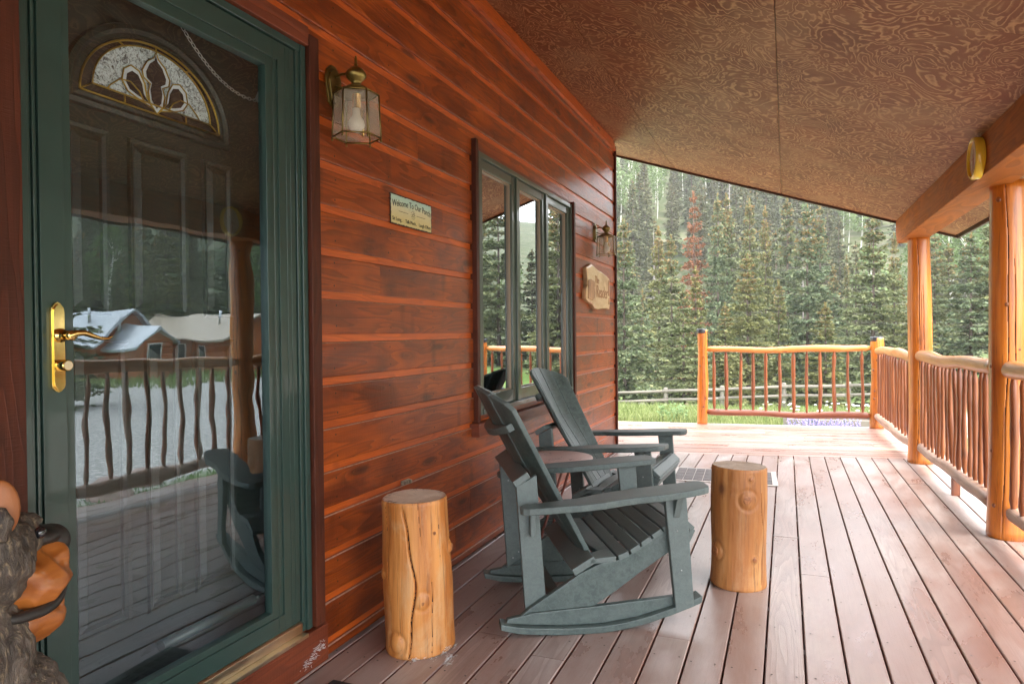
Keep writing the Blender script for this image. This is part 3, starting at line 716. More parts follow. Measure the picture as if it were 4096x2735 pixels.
# ================================================================== ROCKING CHAIRS
def make_chair():
    t=thing('rocking_chair','','rocking chair')
    BV=.0035
    bot=[(-.428,.040),(-.36,.021),(-.27,.010),(-.161,.002),(-.08,0),(.004,0),(.09,.008),(.181,.024),(.29,.052),(.38,.080),(.43,.098)]
    top=[(.43,.126),(.38,.108),(.29,.080),(.181,.052),(.09,.036),(.004,.028),(-.08,.028),(-.161,.030),(-.27,.038),(-.36,.048),(-.428,.064)]
    for s_ in (-1,1):
        def Y(a,b_): return (a*s_,b_*s_)
        b=MB(); b.prism(bot+top,*Y(.268,.340),1); b.build('rocker',PLAS,t,bevel=BV)
        body=[(-.402,.056),(-.30,.043),(-.161,.031),(.004,.029),(.15,.046),(.29,.079),(.39,.110),(.385,.128),(.30,.120),(-.02,.101),(-.30,.090),(-.345,.080),(-.398,.072)]
        b=MB(); b.prism(body,*Y(.283,.311),1); b.build('rocker_board',PLAS,t,bevel=BV)
        diag=[(-.342,.080),(-.30,.092),(-.036,.102),(.06,.158),(.17,.232),(.29,.306),(.378,.352),(.392,.392),(.352,.420),(.30,.412),(.25,.388),(.20,.358),(.15,.324),(.10,.296),(.05,.283),(.0,.280),(-.092,.240),(-.20,.173),(-.307,.108)]
        b=MB(); b.prism(diag,*Y(.281,.309),1); b.build('seat_support',PLAS,t,bevel=BV)
        b=MB(); b.prism([(-.318,.092),(-.232,.150),(-.266,.652),(-.352,.606)],*Y(.251,.279),1)
        b.prism([(-.300,.405),(-.278,.405),(-.278,.515),(-.300,.513)],*Y(.281,.32),1); b.build('rear_leg',PLAS,t,bevel=BV)
        b=MB(); b.prism([(.312,.062),(.392,.086),(.360,.556),(.266,.551)],*Y(.313,.342),1); b.build('front_leg',PLAS,t,bevel=BV)
        b=MB(); P_=[(.3425*s_,.557),(.388*s_,.557),(.3425*s_,.462)]; b.prism([(p[0],p[1]) for p in P_],.302,.330,0); b.build('arm_bracket',PLAS,t,bevel=.002)
        out=[(-.350,.37),(-.340,.392),(-.318,.406),(-.272,.416),(-.182,.428),(-.109,.440),(-.022,.441),(.06,.428),(.118,.422),(.246,.430),(.36,.412),(.418,.396),(.440,.382),(.450,.360),(.455,.290),(.448,.268),(.425,.258),(.30,.262),(.17,.268),(.07,.276),(-.02,.292),(-.10,.318),(-.20,.326),(-.33,.326),(-.346,.336)]
        b=MB(); n=len(out)
        def za(u): return .566+.07*u
        vs=[(u,y*s_,za(u)-.028) for u,y in out]+[(u,y*s_,za(u)) for u,y in out]
        b.add(vs,[list(range(n)),list(range(n,2*n))]+[[i,(i+1)%n,(i+1)%n+n,i+n] for i in range(n)]); b.build('arm',PLAS,t,bevel=.0045)
    # seat
    b=MB(); cv=[(.010,.301),(.066,.305),(.119,.325),(.166,.353),(.214,.383),(.262,.413),(.312,.438),(.362,.448)]
    hw=.310
    for i,(p,q) in enumerate(zip(cv,cv[1:])):
        d=Vector((q[0]-p[0],q[1]-p[1])); L=d.length; d/=L; nrm=Vector((d.y,-d.x))
        a=Vector(p)+d*.004; c_=Vector(q)-d*.004; th=.023
        if i==0:
            # first slat is cut away in a bow for the backrest
            n=18; tp=[];
            for k in range(n+1):
                y=-hw+2*hw*k/n; cut=0 if abs(y)>.25 else 0.0
                back=-.030-.02*(abs(y)/hw) if abs(y)>.235 else .018-.030*(1-(y/.235)**2)
                tp.append((back,y))
            vs=[];m_=n+1
            for u,y in tp: vs.append((u,y,.300))
            for u,y in tp: vs.append((c_.x,y,c_.y))
            vs+= [(v[0]+.002,v[1],v[2]-th) for v in vs]
            fs=[]
            for k in range(n):
                fs+= [(k,k+1,m_+k+1,m_+k),(2*m_+k+1,2*m_+k,3*m_+k,3*m_+k+1),(k+1,k,2*m_+k,2*m_+k+1),(m_+k,m_+k+1,3*m_+k+1,3*m_+k)]
            fs+=[(0,m_,3*m_,2*m_),(n,2*m_+n,3*m_+n,m_+n)]
            b.add(vs,fs); continue
        b.prism([tuple(a),tuple(c_),tuple(c_+nrm*th),tuple(a+nrm*th)],-hw,hw,1)
    for p,q in (((.370,.446),(.411,.408)),((.413,.396),(.386,.342))):
        d=Vector((q[0]-p[0],q[1]-p[1])).normalized(); nrm=Vector((d.y,-d.x)); a=Vector(p); c_=Vector(q)
        b.prism([tuple(a),tuple(c_),tuple(c_+nrm*.024),tuple(a+nrm*.024)],-hw,hw,1)
    seat=b.build('seat',PLAS,t,bevel=.0035)
    # back: five fanned slats on a shallow curve with an arched head
    b=MB(); ns=5; dirv=Vector((-.460,.888)); nb_=Vector((-.888,-.460))       # dirv up along the back, nb_ to the rear
    base=Vector((-.006,.272))
    def hwid(s_): return .212+.062*s_/.76
    def top(yr): return .752+.120*(1-yr*yr)-(.018 if abs(yr)>.93 else 0)
    def pt(yr,s_,dn):
        h=hwid(s_); dep=.082*(1-yr*yr)*min(1,.2+s_/.62)
        q=base+dirv*s_+nb_*(dep+dn); return (q.x,yr*h,q.y)
    for i in range(ns):
        a=-1+2*i/ns+.014; c_=-1+2*(i+1)/ns-.014
        kk=4; mm=10; th=.021; vs=[]
        for dn in (0,th):
            for j in range(mm+1):
                for k in range(kk+1):
                    yr=a+(c_-a)*k/kk; s_=top(yr)*j/mm; vs.append(pt(yr,s_,dn))
        W=kk+1; o=(mm+1)*W; fs=[]
        for j in range(mm):
            for k in range(kk):
                q=j*W+k; fs+=[(q,q+1,q+1+W,q+W),(o+q+1,o+q,o+q+W,o+q+1+W)]
        for j in range(mm): fs+=[(j*W,j*W+W,o+j*W+W,o+j*W),(j*W+kk+W,j*W+kk,o+j*W+kk,o+j*W+kk+W)]
        for k in range(kk): fs+=[(k+1,k,o+k,o+k+1),(mm*W+k,mm*W+k+1,o+mm*W+k+1,o+mm*W+k)]
        b.add(vs,fs)
    back=b.build('backrest',PLAS,t,bevel=.003)
    b=MB(); n=16; vs=[]
    for dn in (.0215,.062):
        for ds in (0,.034):
            for k in range(n+1):
                yr=-.86+1.72*k/n; e=0 if dn<.05 else -.012*(abs(yr)/.86)**4
                vs.append(pt(yr,.655+ds,dn+e))
    m_=n+1; fs=[]
    for k in range(n): fs+=[(k,k+1,m_+k+1,m_+k),(2*m_+k+1,2*m_+k,3*m_+k,3*m_+k+1),(k+1,k,2*m_+k,2*m_+k+1),(m_+k,m_+k+1,3*m_+k+1,3*m_+k)]
    fs+=[(0,m_,3*m_,2*m_),(n,2*m_+n,3*m_+n,m_+n)]
    b.add(vs,fs); b.build('back_brace',PLAS,t,bevel=.004)
    b=MB(); d=Vector((-.228+.352,.686-.607)).normalized(); nn=Vector((d.y,-d.x))
    a=Vector((-.356,.606)); c_=Vector((-.294,.646)); b.prism([tuple(a),tuple(c_),tuple(c_-nn*.028),tuple(a-nn*.028)],-.30,.30,1); b.build('rear_crossbar',PLAS,t,bevel=BV)
    b=MB(); a=Vector((-.112,.232)); c_=Vector((-.018,.284)); b.prism([tuple(a),tuple(c_),(c_.x-.016,c_.y+.026),(a.x-.016,a.y+.026)],-.31,.31,1)
    b.build('lower_crossbar',PLAS,t,bevel=BV)
    b=MB(); b.box((-.20,-.2805,.09),(-.155,.2805,.135)); b.build('stretcher',PLAS,t,bevel=BV)
    b=MB()
    for s_ in (-1,1):
        for u,z in ((.318,.527),(.335,.36)): b.lathe([(.004,0),(.004,.001),(.001,.0016)],(u,.343*s_,z-.12),8,0,True,Matrix.Rotation(R(90*-s_ if s_<0 else -90),4,'X'))
        for u,z in ((-.29,.14),(-.262,.168),(-.272,.5),(-.31,.52)): b.lathe([(.004,0),(.004,.0012)],(u,.2505*s_,z),8,0,True,Matrix.Rotation(R(90*s_),4,'X'))
    b.build('screw',SCREW,t,recalc=False)
    return t
ch=make_chair()
ch['label']='dark green-grey slatted rocking chair turned away, between the two log stumps'; ch['group']='slatted rocking chairs'
ch.location=(.7695,3.0825,0); ch.rotation_euler=(0,0,R(30))
ch2=dup(ch,(.570,4.333,0),R(-2.2),label='farther dark green-grey slatted rocking chair, showing its front, under the window')

# ================================================================== LOG STUMPS
def stump(name,label,x,y,h,r,mat,seed,lean,knots,cracks,topcol,rz=0):
    t=thing(name,label,'log stump',(x,y,0),rz,'log stumps used as side tables')
    rs=random.Random(seed); n=70; pts=[];rad=[];fb=bumpy(seed,.045)
    for i in range(n+1):
        s_=i/n; z=h*s_; pts.append((lean[0]*s_,lean[1]*s_,z)); e=min(s_,1-s_)*h
        rad.append(r*(1+.05*(1-s_)**3+.012*math.sin(s_*8+seed))*(1 if e>.008 else .965+.035*e/.008))
    def fn(th,i):
        s_=i/n; v=fb(th,i*.25); th=math.pi/2-th
        for a,zk,rk,amp in knots:
            d=(th-a+math.pi)%(2*math.pi)-math.pi; q=math.hypot(d*r,(s_-zk)*h)/rk
            v+=.45*amp/r*(math.exp(-q*q)) - (.35*amp/r*math.exp(-((q-1.15)/.22)**2))
        for a,s0,s1,wv,wd,dep in cracks:
            if s0<=s_<=s1:
                d=(th-a-wv*math.sin(s_*6+a)-.25*wv*math.sin(s_*17)+math.pi)%(2*math.pi)-math.pi
                v-=dep/r*math.exp(-(d/wd)**2)
        v+=.010*mn.noise((math.cos(th)*5,math.sin(th)*5,s_*3+seed))+.006*mn.noise((math.cos(th)*16,math.sin(th)*16,s_*5+seed))
        return v
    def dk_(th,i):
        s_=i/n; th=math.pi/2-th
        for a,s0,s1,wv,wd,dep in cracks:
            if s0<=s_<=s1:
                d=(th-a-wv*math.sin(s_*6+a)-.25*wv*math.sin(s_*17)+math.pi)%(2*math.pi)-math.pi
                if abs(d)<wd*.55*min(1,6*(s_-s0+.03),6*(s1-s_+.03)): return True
    seg=360; b=MB(); b.tube(pts,rad,seg,0,False,fn,1.0,dk_)
    ring=b.v[n*seg:(n+1)*seg]; c_=Vector((lean[0],lean[1],h))
    # cut end: rings of vertices so the weathered face is not flat
    prev=list(ring); K=14; vs=list(ring)
    for k in range(1,K):
        f=1-k/K
        for j,p in enumerate(ring):
            q=c_+(Vector(p)-c_)*f; q.z=h+.0012+.0025*mn.noise((q.x*18,q.y*18,seed))+.003*mn.noise((q.x*5,q.y*5,seed+3)); vs.append(tuple(q))
    fs=[[k*seg+j,k*seg+(j+1)%seg,(k+1)*seg+(j+1)%seg,(k+1)*seg+j] for k in range(K-1) for j in range(seg)]
    fs.append([(K-1)*seg+j for j in range(seg)])
    b.build('trunk',[mat,mat,CRACK],t,recalc=False)
    b=MB(); b.add(vs,fs,0,True); b.build('cut_face',topcol,t,recalc=False)
    for a,zk,rk,amp in knots:
        b=MB(); c2=Vector((lean[0]*zk+math.cos(a)*(r*1.0+amp*.30),lean[1]*zk+math.sin(a)*(r*1.0+amp*.30),zk*h)); b.ball(c2,(.006,rk*.62,rk*.62),20,10,0,Matrix.Rotation(a,4,'Z'))
        b.build('knot',KNOTS,t,recalc=False)
    return t
def cutface(name,c0,c1,cd):
    g=G(name); v=g.co(); x,y,z=g.xyz(v); r_=g.math('SQRT',g.math('ADD',g.math('POWER',x,2.),g.math('POWER',y,2.)))
    r2=g.math('ADD',r_,g.math('MULTIPLY',g.noise(v,9,3),.02))
    ring=g.ramp(g.math('FRACT',g.math('MULTIPLY',r2,140.)),[(0,0),(.8,1),(1,0)])
    th=g.math('ARCTAN2',y,x); ck=g.noise(g.comb(g.math('MULTIPLY',th,5.),g.math('MULTIPLY',r_,6.),0.),2.2,4,.7)
    bl=g.noise(v,14,5,.65,.5)
    c=g.mix(g.ramp(bl,[(.35,0),(.65,1)]),c0,c1); c=g.mix(g.math('MULTIPLY',ring,.28),c,tuple(q*.55 for q in c0))
    c=g.mix(g.ramp(ck,[(.60,0),(.66,.8)]),c,cd)
    edge=g.ramp(g.math('MULTIPLY',r_,1.),[(.10,0),(.128,1)]); c=g.mix(g.math('MULTIPLY',edge,g.ramp(g.noise(v,22,4,.7),[(.5,0),(.62,.75)])),c,cd)
    g.set(Base_Color=c,Roughness=.62,Normal=g.bump(g.math('ADD',ring,g.math('MULTIPLY',ck,1.5)),.35,.002)); return g.m
gk_=G('stump_knot'); v=gk_.co(); 
gk_.set(Base_Color=gk_.mix(gk_.ramp(gk_.noise(v,70,4,.7,1.),[(.35,0),(.6,1)]),(.20,.065,.02),(.42,.17,.06)),Roughness=.5,Normal=gk_.bump(gk_.noise(v,90,4),.5,.003)); KNOTS=gk_.m
def va(x,y): return math.atan2(0-y,1.644-x)      # angle that faces the camera
a0=va(.28,2.43); a1=va(1.415,3.58)
stump('log_stump','orange peeled log stump with a long curved crack, standing closest to the wall',.28,2.43,.592,.135,STUMP,4,(-.02,.0),
      [(a0+.10,.37,.030,.012),(a0-.72,.10,.034,.020),(a0-1.30,.52,.026,.014),(a0+1.40,.66,.026,.016),(a0+.55,.80,.012,-.003)],
      [(a0-.22,.02,.95,.13,.026,.020),(a0+.35,.0,.5,.05,.014,.006),(a0+.75,.62,1.,.05,.012,.005),(a0-1.0,.5,1.,.06,.010,.004),(a0+.15,.72,1.,.05,.010,.004)],cutface('stump_cut_grey',(.70,.56,.42),(.80,.68,.54),(.15,.07,.03)))
stump('log_stump','paler brown log stump with a round knot near its top, on the open deck',1.415,3.58,.58,.128,STUMP2,9,(.012,.0),
      [(a1+.32,.755,.040,.014),(a1+.42,.925,.017,.006),(a1-.95,.30,.040,.018),(a1+.62,.26,.020,.006)],
      [(a1+.92,.05,.8,.10,.020,.012),(a1-1.2,.1,.5,.08,.016,.008)],cutface('stump_cut_brown',(.50,.36,.24),(.66,.53,.40),(.12,.06,.03)))

# ================================================================== SIDE TABLE, MATS
t=thing('side_table','small round red-brown metal table with a cut-out pattern, between the two rocking chairs','side table',(.45,3.69,0))
g=G('cutout_table_top'); v=g.co(); x,y,z=g.xyz(v)
fld=g.noise(g.map(v,(1,1,0)),11,3,.6,1.2); ln=g.ramp(g.math('FRACT',g.math('MULTIPLY',fld,4.)),[(.42,0),(.46,1),(.50,1),(.54,0)])
r_=g.math('SQRT',g.math('ADD',g.math('POWER',x,2.),g.math('POWER',y,2.))); ins=g.ramp(r_,[(.150,1),(.160,0)]); 
mk=g.math('MULTIPLY',ln,g.math('MULTIPLY',ins,g.ramp(g.noise(g.map(v,(1,1,0)),7,2),[(.44,0),(.5,1)])))
g.set(Base_Color=g.mix(mk,(.46,.29,.25),(.025,.012,.010)),Roughness=.38,Normal=g.bump(mk,-.4,.002))
b=MB(); b.lathe([(.001,.541),(.190,.541),(.198,.536),(.200,.543),(.198,.549),(.190,.551),(.001,.551)],(0,0,0),56,0,True); b.build('table_top',g.m,t)
for k in range(3):
    a=R(75+120*k); ca,sa=math.cos(a),math.sin(a)
    b=MB()
    for o in (-.022,.022):
        q=Vector((-sa*o,ca*o,0)); b.tube([Vector((ca*.14,sa*.14,.54))+q,Vector((-ca*.02,-sa*.02,.29))+q,Vector((-ca*.19,-sa*.19,.008))+q*1.4],.0062,10)
    b.tube([Vector((-ca*.19-sa*.031,-sa*.19+ca*.031,.008)),Vector((-ca*.19+sa*.031,-sa*.19-ca*.031,.008))],.0062,10)
    b.build('leg',REDMETAL,t)
b=MB(); ring=[(.055*math.cos(i*.2618),.055*math.sin(i*.2618),.29) for i in range(25)]; b.tube(ring,.005,8,0,False); b.build('brace_ring',REDMETAL,t)

t=thing('floor_mat','brown rectangular tile mat with pale grid lines lying beyond the far rocking chair','floor mat',(.72,5.86,.002),R(2.5))
g=G('mat_tile'); v=g.co(); x,y,z=g.xyz(v)
st=g.noise(g.map(v,(2,120,1)),1.,3,.7); g.set(Base_Color=g.mix(g.math('ADD',g.math('MULTIPLY',st,.8),g.math('MULTIPLY',g.island(),.3)),(.040,.024,.020),(.095,.062,.054)),Roughness=.62,Normal=g.bump(st,.4,.002)); MT=g.m
b=MB(); b.box((0,0,0),(.86,.57,.006)); b.build('backing',simple('mat_edge',(.56,.50,.45),.5,0,.1,.2,80),t,bevel=.002)
b=MB()
for i in range(10):
    for j in range(4): b.box((.04+i*.0785,.035+j*.126,.0055),(.04+i*.0785+.0725,.035+j*.126+.120,.0095))
b.build('tile',MT,t)
t=thing('door_mat','black rubber door mat with raised marks at the foot of the front door','door mat',(.108,1.16,.002),R(-1.5))
b=MB(); b.box((0,0,0),(.46,.90,.008)); b.build('base',RUBBER,t,bevel=.004)
b=MB(); rs=random.Random(2)
for i in range(9):
    for j in range(18):
        x_,y_=.03+i*.045,.03+j*.047
        for k in range(3): 
            if rs.random()<.8: b.box((x_+k*.011,y_,.0078),(x_+k*.011+.006,y_+.028,.0115))
b.build('rib',RUBBER,t)

# ================================================================== WALL LANTERNS
def lantern(label,y,z):
    t=thing('wall_lantern',label,'wall lantern',(0,y,z),0,'brass wall lanterns')
    b=MB(); hx=[(-.048,.015),(-.030,-.075),(0,-.092),(.030,-.075),(.048,.015),(.038,.052),(.014,.074),(-.014,.074),(-.038,.052)]
    b.prism([(p[0],p[1]) for p in hx],.0,.010,0); b.prism([(p[0]*.8,p[1]*.8-.002) for p in hx],.010,.020,0); b.ball((.024,0,-.03),.006,10,6); b.build('back_plate',ABRASS,t,bevel=.002)
    b=MB(); b.tube([(.015,0,.028),(.045,0,.036),(.075,0,.034),(.100,0,.022)],.0045,10); b.tube([(.015,0,-.006),(.05,0,-.02),(.09,0,-.015)],.004,10); b.build('arm',ABRASS,t)
    cx_=.112
    prof=[(.001,.098),(.004,.094),(.0055,.080),(.0045,.068),(.008,.064),(.006,.060),(.010,.055),(.026,.046),(.037,.033),(.040,.022),(.034,.010),(.022,-.002),(.017,-.010),(.020,-.016),(.034,-.022),(.058,-.036),(.070,-.050)]
    b=MB(); b.lathe(prof[::-1],(cx_,0,0),32); b.build('cap',ABRASS,t)
    # six-sided cage, a little wider at the bottom
    fr=MB(); pn=MB(); rt,rb,zt,zb_=.085,.092,-.050,-.215
    def hp(r,k,z): a=R(60*k+30); return Vector((cx_+r*math.cos(a),r*math.sin(a),z))
    fr.add([hp(rt+.004,k,zt+.0) for k in range(6)]+[hp(.035,k,zt+.026) for k in range(6)],[(k,(k+1)%6,6+(k+1)%6,6+k) for k in range(6)])
    for k in range(6):
        fr.tube([hp(rt,k,zt),hp(rb,k,zb_-.01)],.0032,6); fr.ball(hp(rb,k,zb_-.012),.0045,8,6)
        fr.tube([hp(rt,k,zt),hp(rt,k+1,zt)],.0032,6); fr.tube([hp(rb,k,zb_),hp(rb,k+1,zb_)],.0032,6)
        q=[hp(rt-.001,k,zt-.004),hp(rt-.001,k+1,zt-.004),hp(rb-.001,k+1,zb_+.003),hp(rb-.001,k,zb_+.003)]
        m_=sum(q,Vector())/4
        p=MB(); p.add([tuple(m_+(v_-m_)*.97) for v_ in q],[(0,1,2,3)]); ob=p.build('glass_pane',LGLASS,t,recalc=False)
    fr.build('cage',ABRASS,t,recalc=False)
    b=MB(); b.lathe([(.016,-.105),(.016,-.050),(.022,-.047),(.022,-.04)],(cx_,0,0),18); b.lathe([(.005,-.21),(.005,-.11)],(cx_+.02,.012,0),8); b.build('socket',BRASS,t)
    b=MB(); b.lathe([(.0005,-.198),(.012,-.1957),(.022,-.189),(.029,-.179),(.0315,-.167),(.030,-.155),(.025,-.144),(.019,-.136),(.016,-.128),(.0155,-.105)],(cx_,0,0),24); b.build('bulb',simple('milky_bulb',(.80,.77,.72),.25,0,0,0,30,.3),t)
    return t
lantern('brass wall lantern holding a white bulb, high between the storm door and the welcome sign',2.275,2.21)
lantern('brass wall lantern on the far wall end, between the window and the corner board',6.255,2.165)

# ================================================================== SIGNS
def text(s_,size,x,y,z,parent,mat,ext=.0006,align='LEFT',sx=1,name='lettering',rot=None,shear=0):
    cu=bpy.data.curves.new(name,'FONT'); cu.body=s_; cu.size=size; cu.extrude=ext; cu.align_x=align; cu.shear=shear
    o=bpy.data.objects.new(name,cu); C.objects.link(o)
    dg=bpy.context.evaluated_depsgraph_get(); me=bpy.data.meshes.new_from_object(o.evaluated_get(dg)); bpy.data.objects.remove(o)
    o=bpy.data.objects.new(name,me); C.objects.link(o); me.materials.clear(); me.materials.append(mat)
    # text plane: reading direction +Y of the wall, up +Z, facing +X
    M=Matrix(((0,0,1,x),(sx,0,0,y),(0,1,0,z),(0,0,0,1))); me.transform(M); o.parent=parent; return o
INK=simple('sign_ink',(.020,.017,.015),.5)
t=thing('welcome_sign','aqua and cream metal sign reading Welcome To Our Porch with a small sun','sign',(.002,2.688,1.735))
W_,H_=.384,.138
g=G('sign_enamel'); v=g.co(); x,y,z=g.xyz(v)
gr=g.math('ADD',g.math('MULTIPLY',z,7.),g.math('MULTIPLY',g.noise(v,9,4),.3))
g.set(Base_Color=g.mix(g.math('MULTIPLY',g.ramp(g.noise(v,26,5,.7),[(.5,0),(.75,1)]),.4),g.ramp(gr,[(.35,(.60,.50,.22)),(.72,(.62,.57,.36)),(.95,(.42,.58,.48))]),(.50,.40,.20)),Roughness=.38); ENA=g.m
def sgrough(m_,seed):
    rs=random.Random(seed); q=[]
    for i in range(60): q.append((m_+W_*0+ (W_-2*m_)*i/60,m_+rs.uniform(-.0016,.0016)))
    for i in range(24): q.append((W_-m_+rs.uniform(-.002,.002),m_+(H_-2*m_)*i/24))
    for i in range(60): q.append((W_-m_-(W_-2*m_)*i/60,H_-m_+rs.uniform(-.0016,.0016)))
    for i in range(24): q.append((m_+rs.uniform(-.0022,.0022),H_-m_-(H_-2*m_)*i/24))
    return q
b=MB(); b.box((0,0,0),(.004,W_,H_)); b.build('plate',simple('sign_rusty_edge',(.05,.03,.025),.5,.3,.3),t)
b=MB(); b.prism(sgrough(.0055,1),.0040,.0048,0); b.build('enamel_face',ENA,t,recalc=False)
def fit(o,y0,w):
    ys=[v_.co.y for v_ in o.data.vertices]; a,c_=min(ys),max(ys)
    for v_ in o.data.vertices: v_.co.y=y0+(v_.co.y-a)*w/(c_-a)
# the main line bends downwards in the middle of the plate: one object per letter row, gently curved
o=text('Welcome To Our Porch',.040,.0052,0,.088,t,INK); fit(o,.014,W_-.028)
for v_ in o.data.vertices:
    q=(v_.co.y/W_-.5)*2; v_.co.z=.088+(v_.co.z-.088)*(1.0+.15*q*q)-.016*q*q+.004
o=text('Sit Long..',.024,.0052,0,.018,t,INK); fit(o,.014,.086)
o=text('Talk Much..',.024,.0052,0,.018,t,INK); fit(o,.128,.105)
o=text('Laugh Often',.024,.0052,0,.018,t,INK); fit(o,.256,.116)
b=MB(); yc,zc=W_*.52,.064
b.box((.0046,.070,zc-.001),(.0056,.155,zc+.0008)); b.box((.0046,.232,zc-.001),(.0056,.318,zc+.0008))
sp=[(.0054,yc+(.003+.0010*i)*math.cos(i*.75),zc+(.003+.0010*i)*math.sin(i*.75)) for i in range(11)]; b.tube(sp,.0011,6)
for k in range(12):
    a=k*math.pi/6; b.tube([(.0054,yc+.0165*math.cos(a),zc+.0165*math.sin(a)),(.0054,yc+.0215*math.cos(a),zc+.0215*math.sin(a))],.0010,5)
b.build('sun_emblem',INK,t,recalc=False)

t=thing('wood_slab_sign','pale rough-edged wooden slab sign with burnt lettering below the far lantern','sign',(.002,5.80,1.46))
g=G('live_edge_slab'); v=g.co(); f=g.noise(g.map(v,(4,7,22)),1.,4,.6,.6); bl=g.noise(g.map(v,(3,5,5)),1.,4,.6,.5)
c=g.mix(g.ramp(f,[(.3,0),(.7,1)]),(.66,.42,.20),(.78,.58,.34)); c=g.mix(g.math('MULTIPLY',g.ramp(bl,[(.52,0),(.66,1)]),.55),c,(.42,.19,.07))
g.set(Base_Color=c,Roughness=.35,Coat_Weight=.4,Normal=g.bump(f,.3,.004)); SLAB=g.m
BARK=simple('slab_bark',(.40,.23,.11),.7,0,.5,.8,50)
pts=[(.02,.065),(.10,.045),(.22,.03),(.30,-.005),(.42,-.012),(.60,.0),(.74,.006),(.86,.0),(.885,.03),(.882,.12),(.888,.24),(.878,.30),(.74,.325),(.56,.345),(.42,.352),(.30,.372),(.20,.388),(.10,.362),(.03,.345),(.05,.30),(.062,.24),(.055,.19),(.02,.15),(.012,.10)]
b=MB(); n=len(pts); rs=random.Random(6); ctr=Vector((.45,.18))
vs=[];
for sc_,x_ in ((1,0),(1.0,.022),(.985,.034),(.93,.040)): vs+=[(x_,ctr.x+(p[0]-ctr.x)*sc_,ctr.y+(p[1]-ctr.y)*sc_) for p in pts]
fs=[[k*n+i,k*n+(i+1)%n,(k+1)*n+(i+1)%n,(k+1)*n+i] for k in range(3) for i in range(n)]; fs.append([3*n+i for i in range(n)]); 
b.add(vs,fs); b.m[:]=[1]*(n*2)+[0]*(n+1)
b.prism([(.06,.075),(.20,.062),(.27,.09),(.30,.13),(.27,.185),(.30,.20),(.27,.235),(.16,.25),(.07,.235),(.06,.16)],.039,.046,0,1)
b.build('slab',[SLAB,BARK],t,bevel=.004,recalc=False)
BURN=simple('burnt_letter',(.36,.17,.07),.6)
text('The',.095,.0415,.30,.225,t,BURN,.001); o=text('Reader',.16,.0415,.34,.10,t,BURN,.001); fit(o,.36,.42)
for sy in (.80,):
    b=MB(); b.prism([(.795,.13),(.835,.13),(.835,.26),(.815,.285),(.795,.26)],.040,.0425,0); b.prism([(.80,.05),(.835,.05),(.817,.115)],.040,.0425,0); b.build('emblem',BURN,t)

# clock on the beam
t=thing('wall_clock','round yellow wall clock with a pale dial on the inner side of the beam','clock',(2.649,4.55,2.185))
M=Matrix.Rotation(R(-90),4,'Y')
b=MB(); b.lathe([(.112,0),(.115,.004),(.115,.040),(.110,.046),(.100,.047),(.097,.042),(.097,.030)],(0,0,0),56,0,True,M); b.build('case',YEL,t)
b=MB(); b.lathe([(.0965,.0305),(.0965,.032)],(0,0,0),48,0,False,M); b.build('dial',DIAL,t,recalc=False)
b=MB(); b.box((-.0345,-.004,-.06),(-.033,.001,.05)); b.box((-.0345,.02,-.07),(-.033,.024,.03)); b.box((-.0345,.0,-.001),(-.033,.05,.003)); b.build('clock_hand',simple('clock_red',(.40,.10,.07),.4),t)

# small clasp plate on the boards behind the first stump
t=thing('metal_clasp','small grey metal clasp screwed to the boards above the log stump','clasp',(.0,2.76,.548))
b=MB(); b.box((0,0,0),(.012,.066,.020)); b.box((.012,.004,.004),(.024,.022,.018)); b.box((.012,.030,.003),(.020,.042,.017)); b.box((.012,.048,.002),(.026,.062,.018)); b.build('clasp_plate',simple('clasp_metal',(.38,.34,.27),.35,.8,.2),t,bevel=.0015)

# cobweb fluff on the sill and at the stump's foot
g=G('cobweb'); g.set(Base_Color=(.75,.74,.74,1),Roughness=.9); WEB=g.m
def fluff(name,label,pts,n,seed,flat=False):
    rs=random.Random(seed); b=MB()
    for i in range(n):
        p=Vector(rs.choice(pts)); q=p+Vector((rs.gauss(0,.006),rs.gauss(0,.012),abs(rs.gauss(0,.004)) if flat else rs.gauss(0,.008)))
        r=[q+Vector((rs.gauss(0,.004),rs.gauss(0,.006),abs(rs.gauss(0,.0025)))) for _ in range(3)]; b.tube(r,.00055,4,0,False)
    o=b.build(name,WEB,None,recalc=False); tag(o,label,'cobweb'); o['kind']='stuff'; return o
fluff('cobweb','wisps of white cobweb on the board below the front door',[(.036,2.03+.012*i,.052+.005*i) for i in range(9)],130,1)
fluff('cobweb','white fluff caught round the foot of the orange log stump',[(.33+.13*math.sin(i*.5),2.31-.02*math.cos(i*.5)+.03*(i%3),.004) for i in range(7)]+[(.42,2.44,.006),(.42,2.40,.02)],120,2,True)

# ================================================================== CARVED BEAR
t=thing('carved_bear','carved wooden bear with dark fur and orange snout standing left of the front door','carved bear',(.30,.785,0))
g=G('bear_fur'); v=g.co(); s1=g.noise(g.map(v,(34,34,9)),1.,5,.7,.9); s2=g.noise(g.map(v,(90,90,26)),1.,4,.7,.6)
c=g.mix(g.ramp(s1,[(.35,0),(.62,1)]),(.028,.020,.016),(.125,.098,.078)); c=g.mix(g.math('MULTIPLY',g.ramp(s2,[(.54,0),(.68,1)]),.7),c,(.36,.27,.17))
g.set(Base_Color=c,Roughness=.6,Normal=g.bump(g.math('ADD',s1,g.math('MULTIPLY',s2,.6)),.9,.012)); FUR=g.m
g=G('bear_snout'); v=g.co(); f=g.noise(g.map(v,(26,7,40)),1.,5,.65,.6); fc=g.n('TexVoronoi',{'Vector':v,'Scale':17.}).outputs['Distance']
g.set(Base_Color=g.mix(g.ramp(f,[(.35,0),(.68,1)]),(.26,.070,.012),(.44,.145,.028)),Roughness=.36,Coat_Weight=.4,Normal=g.bump(fc,.25,.012)); SNOUT=g.m
BLK=simple('bear_nose_black',(.022,.019,.017),.5,0,.4,.5,60)
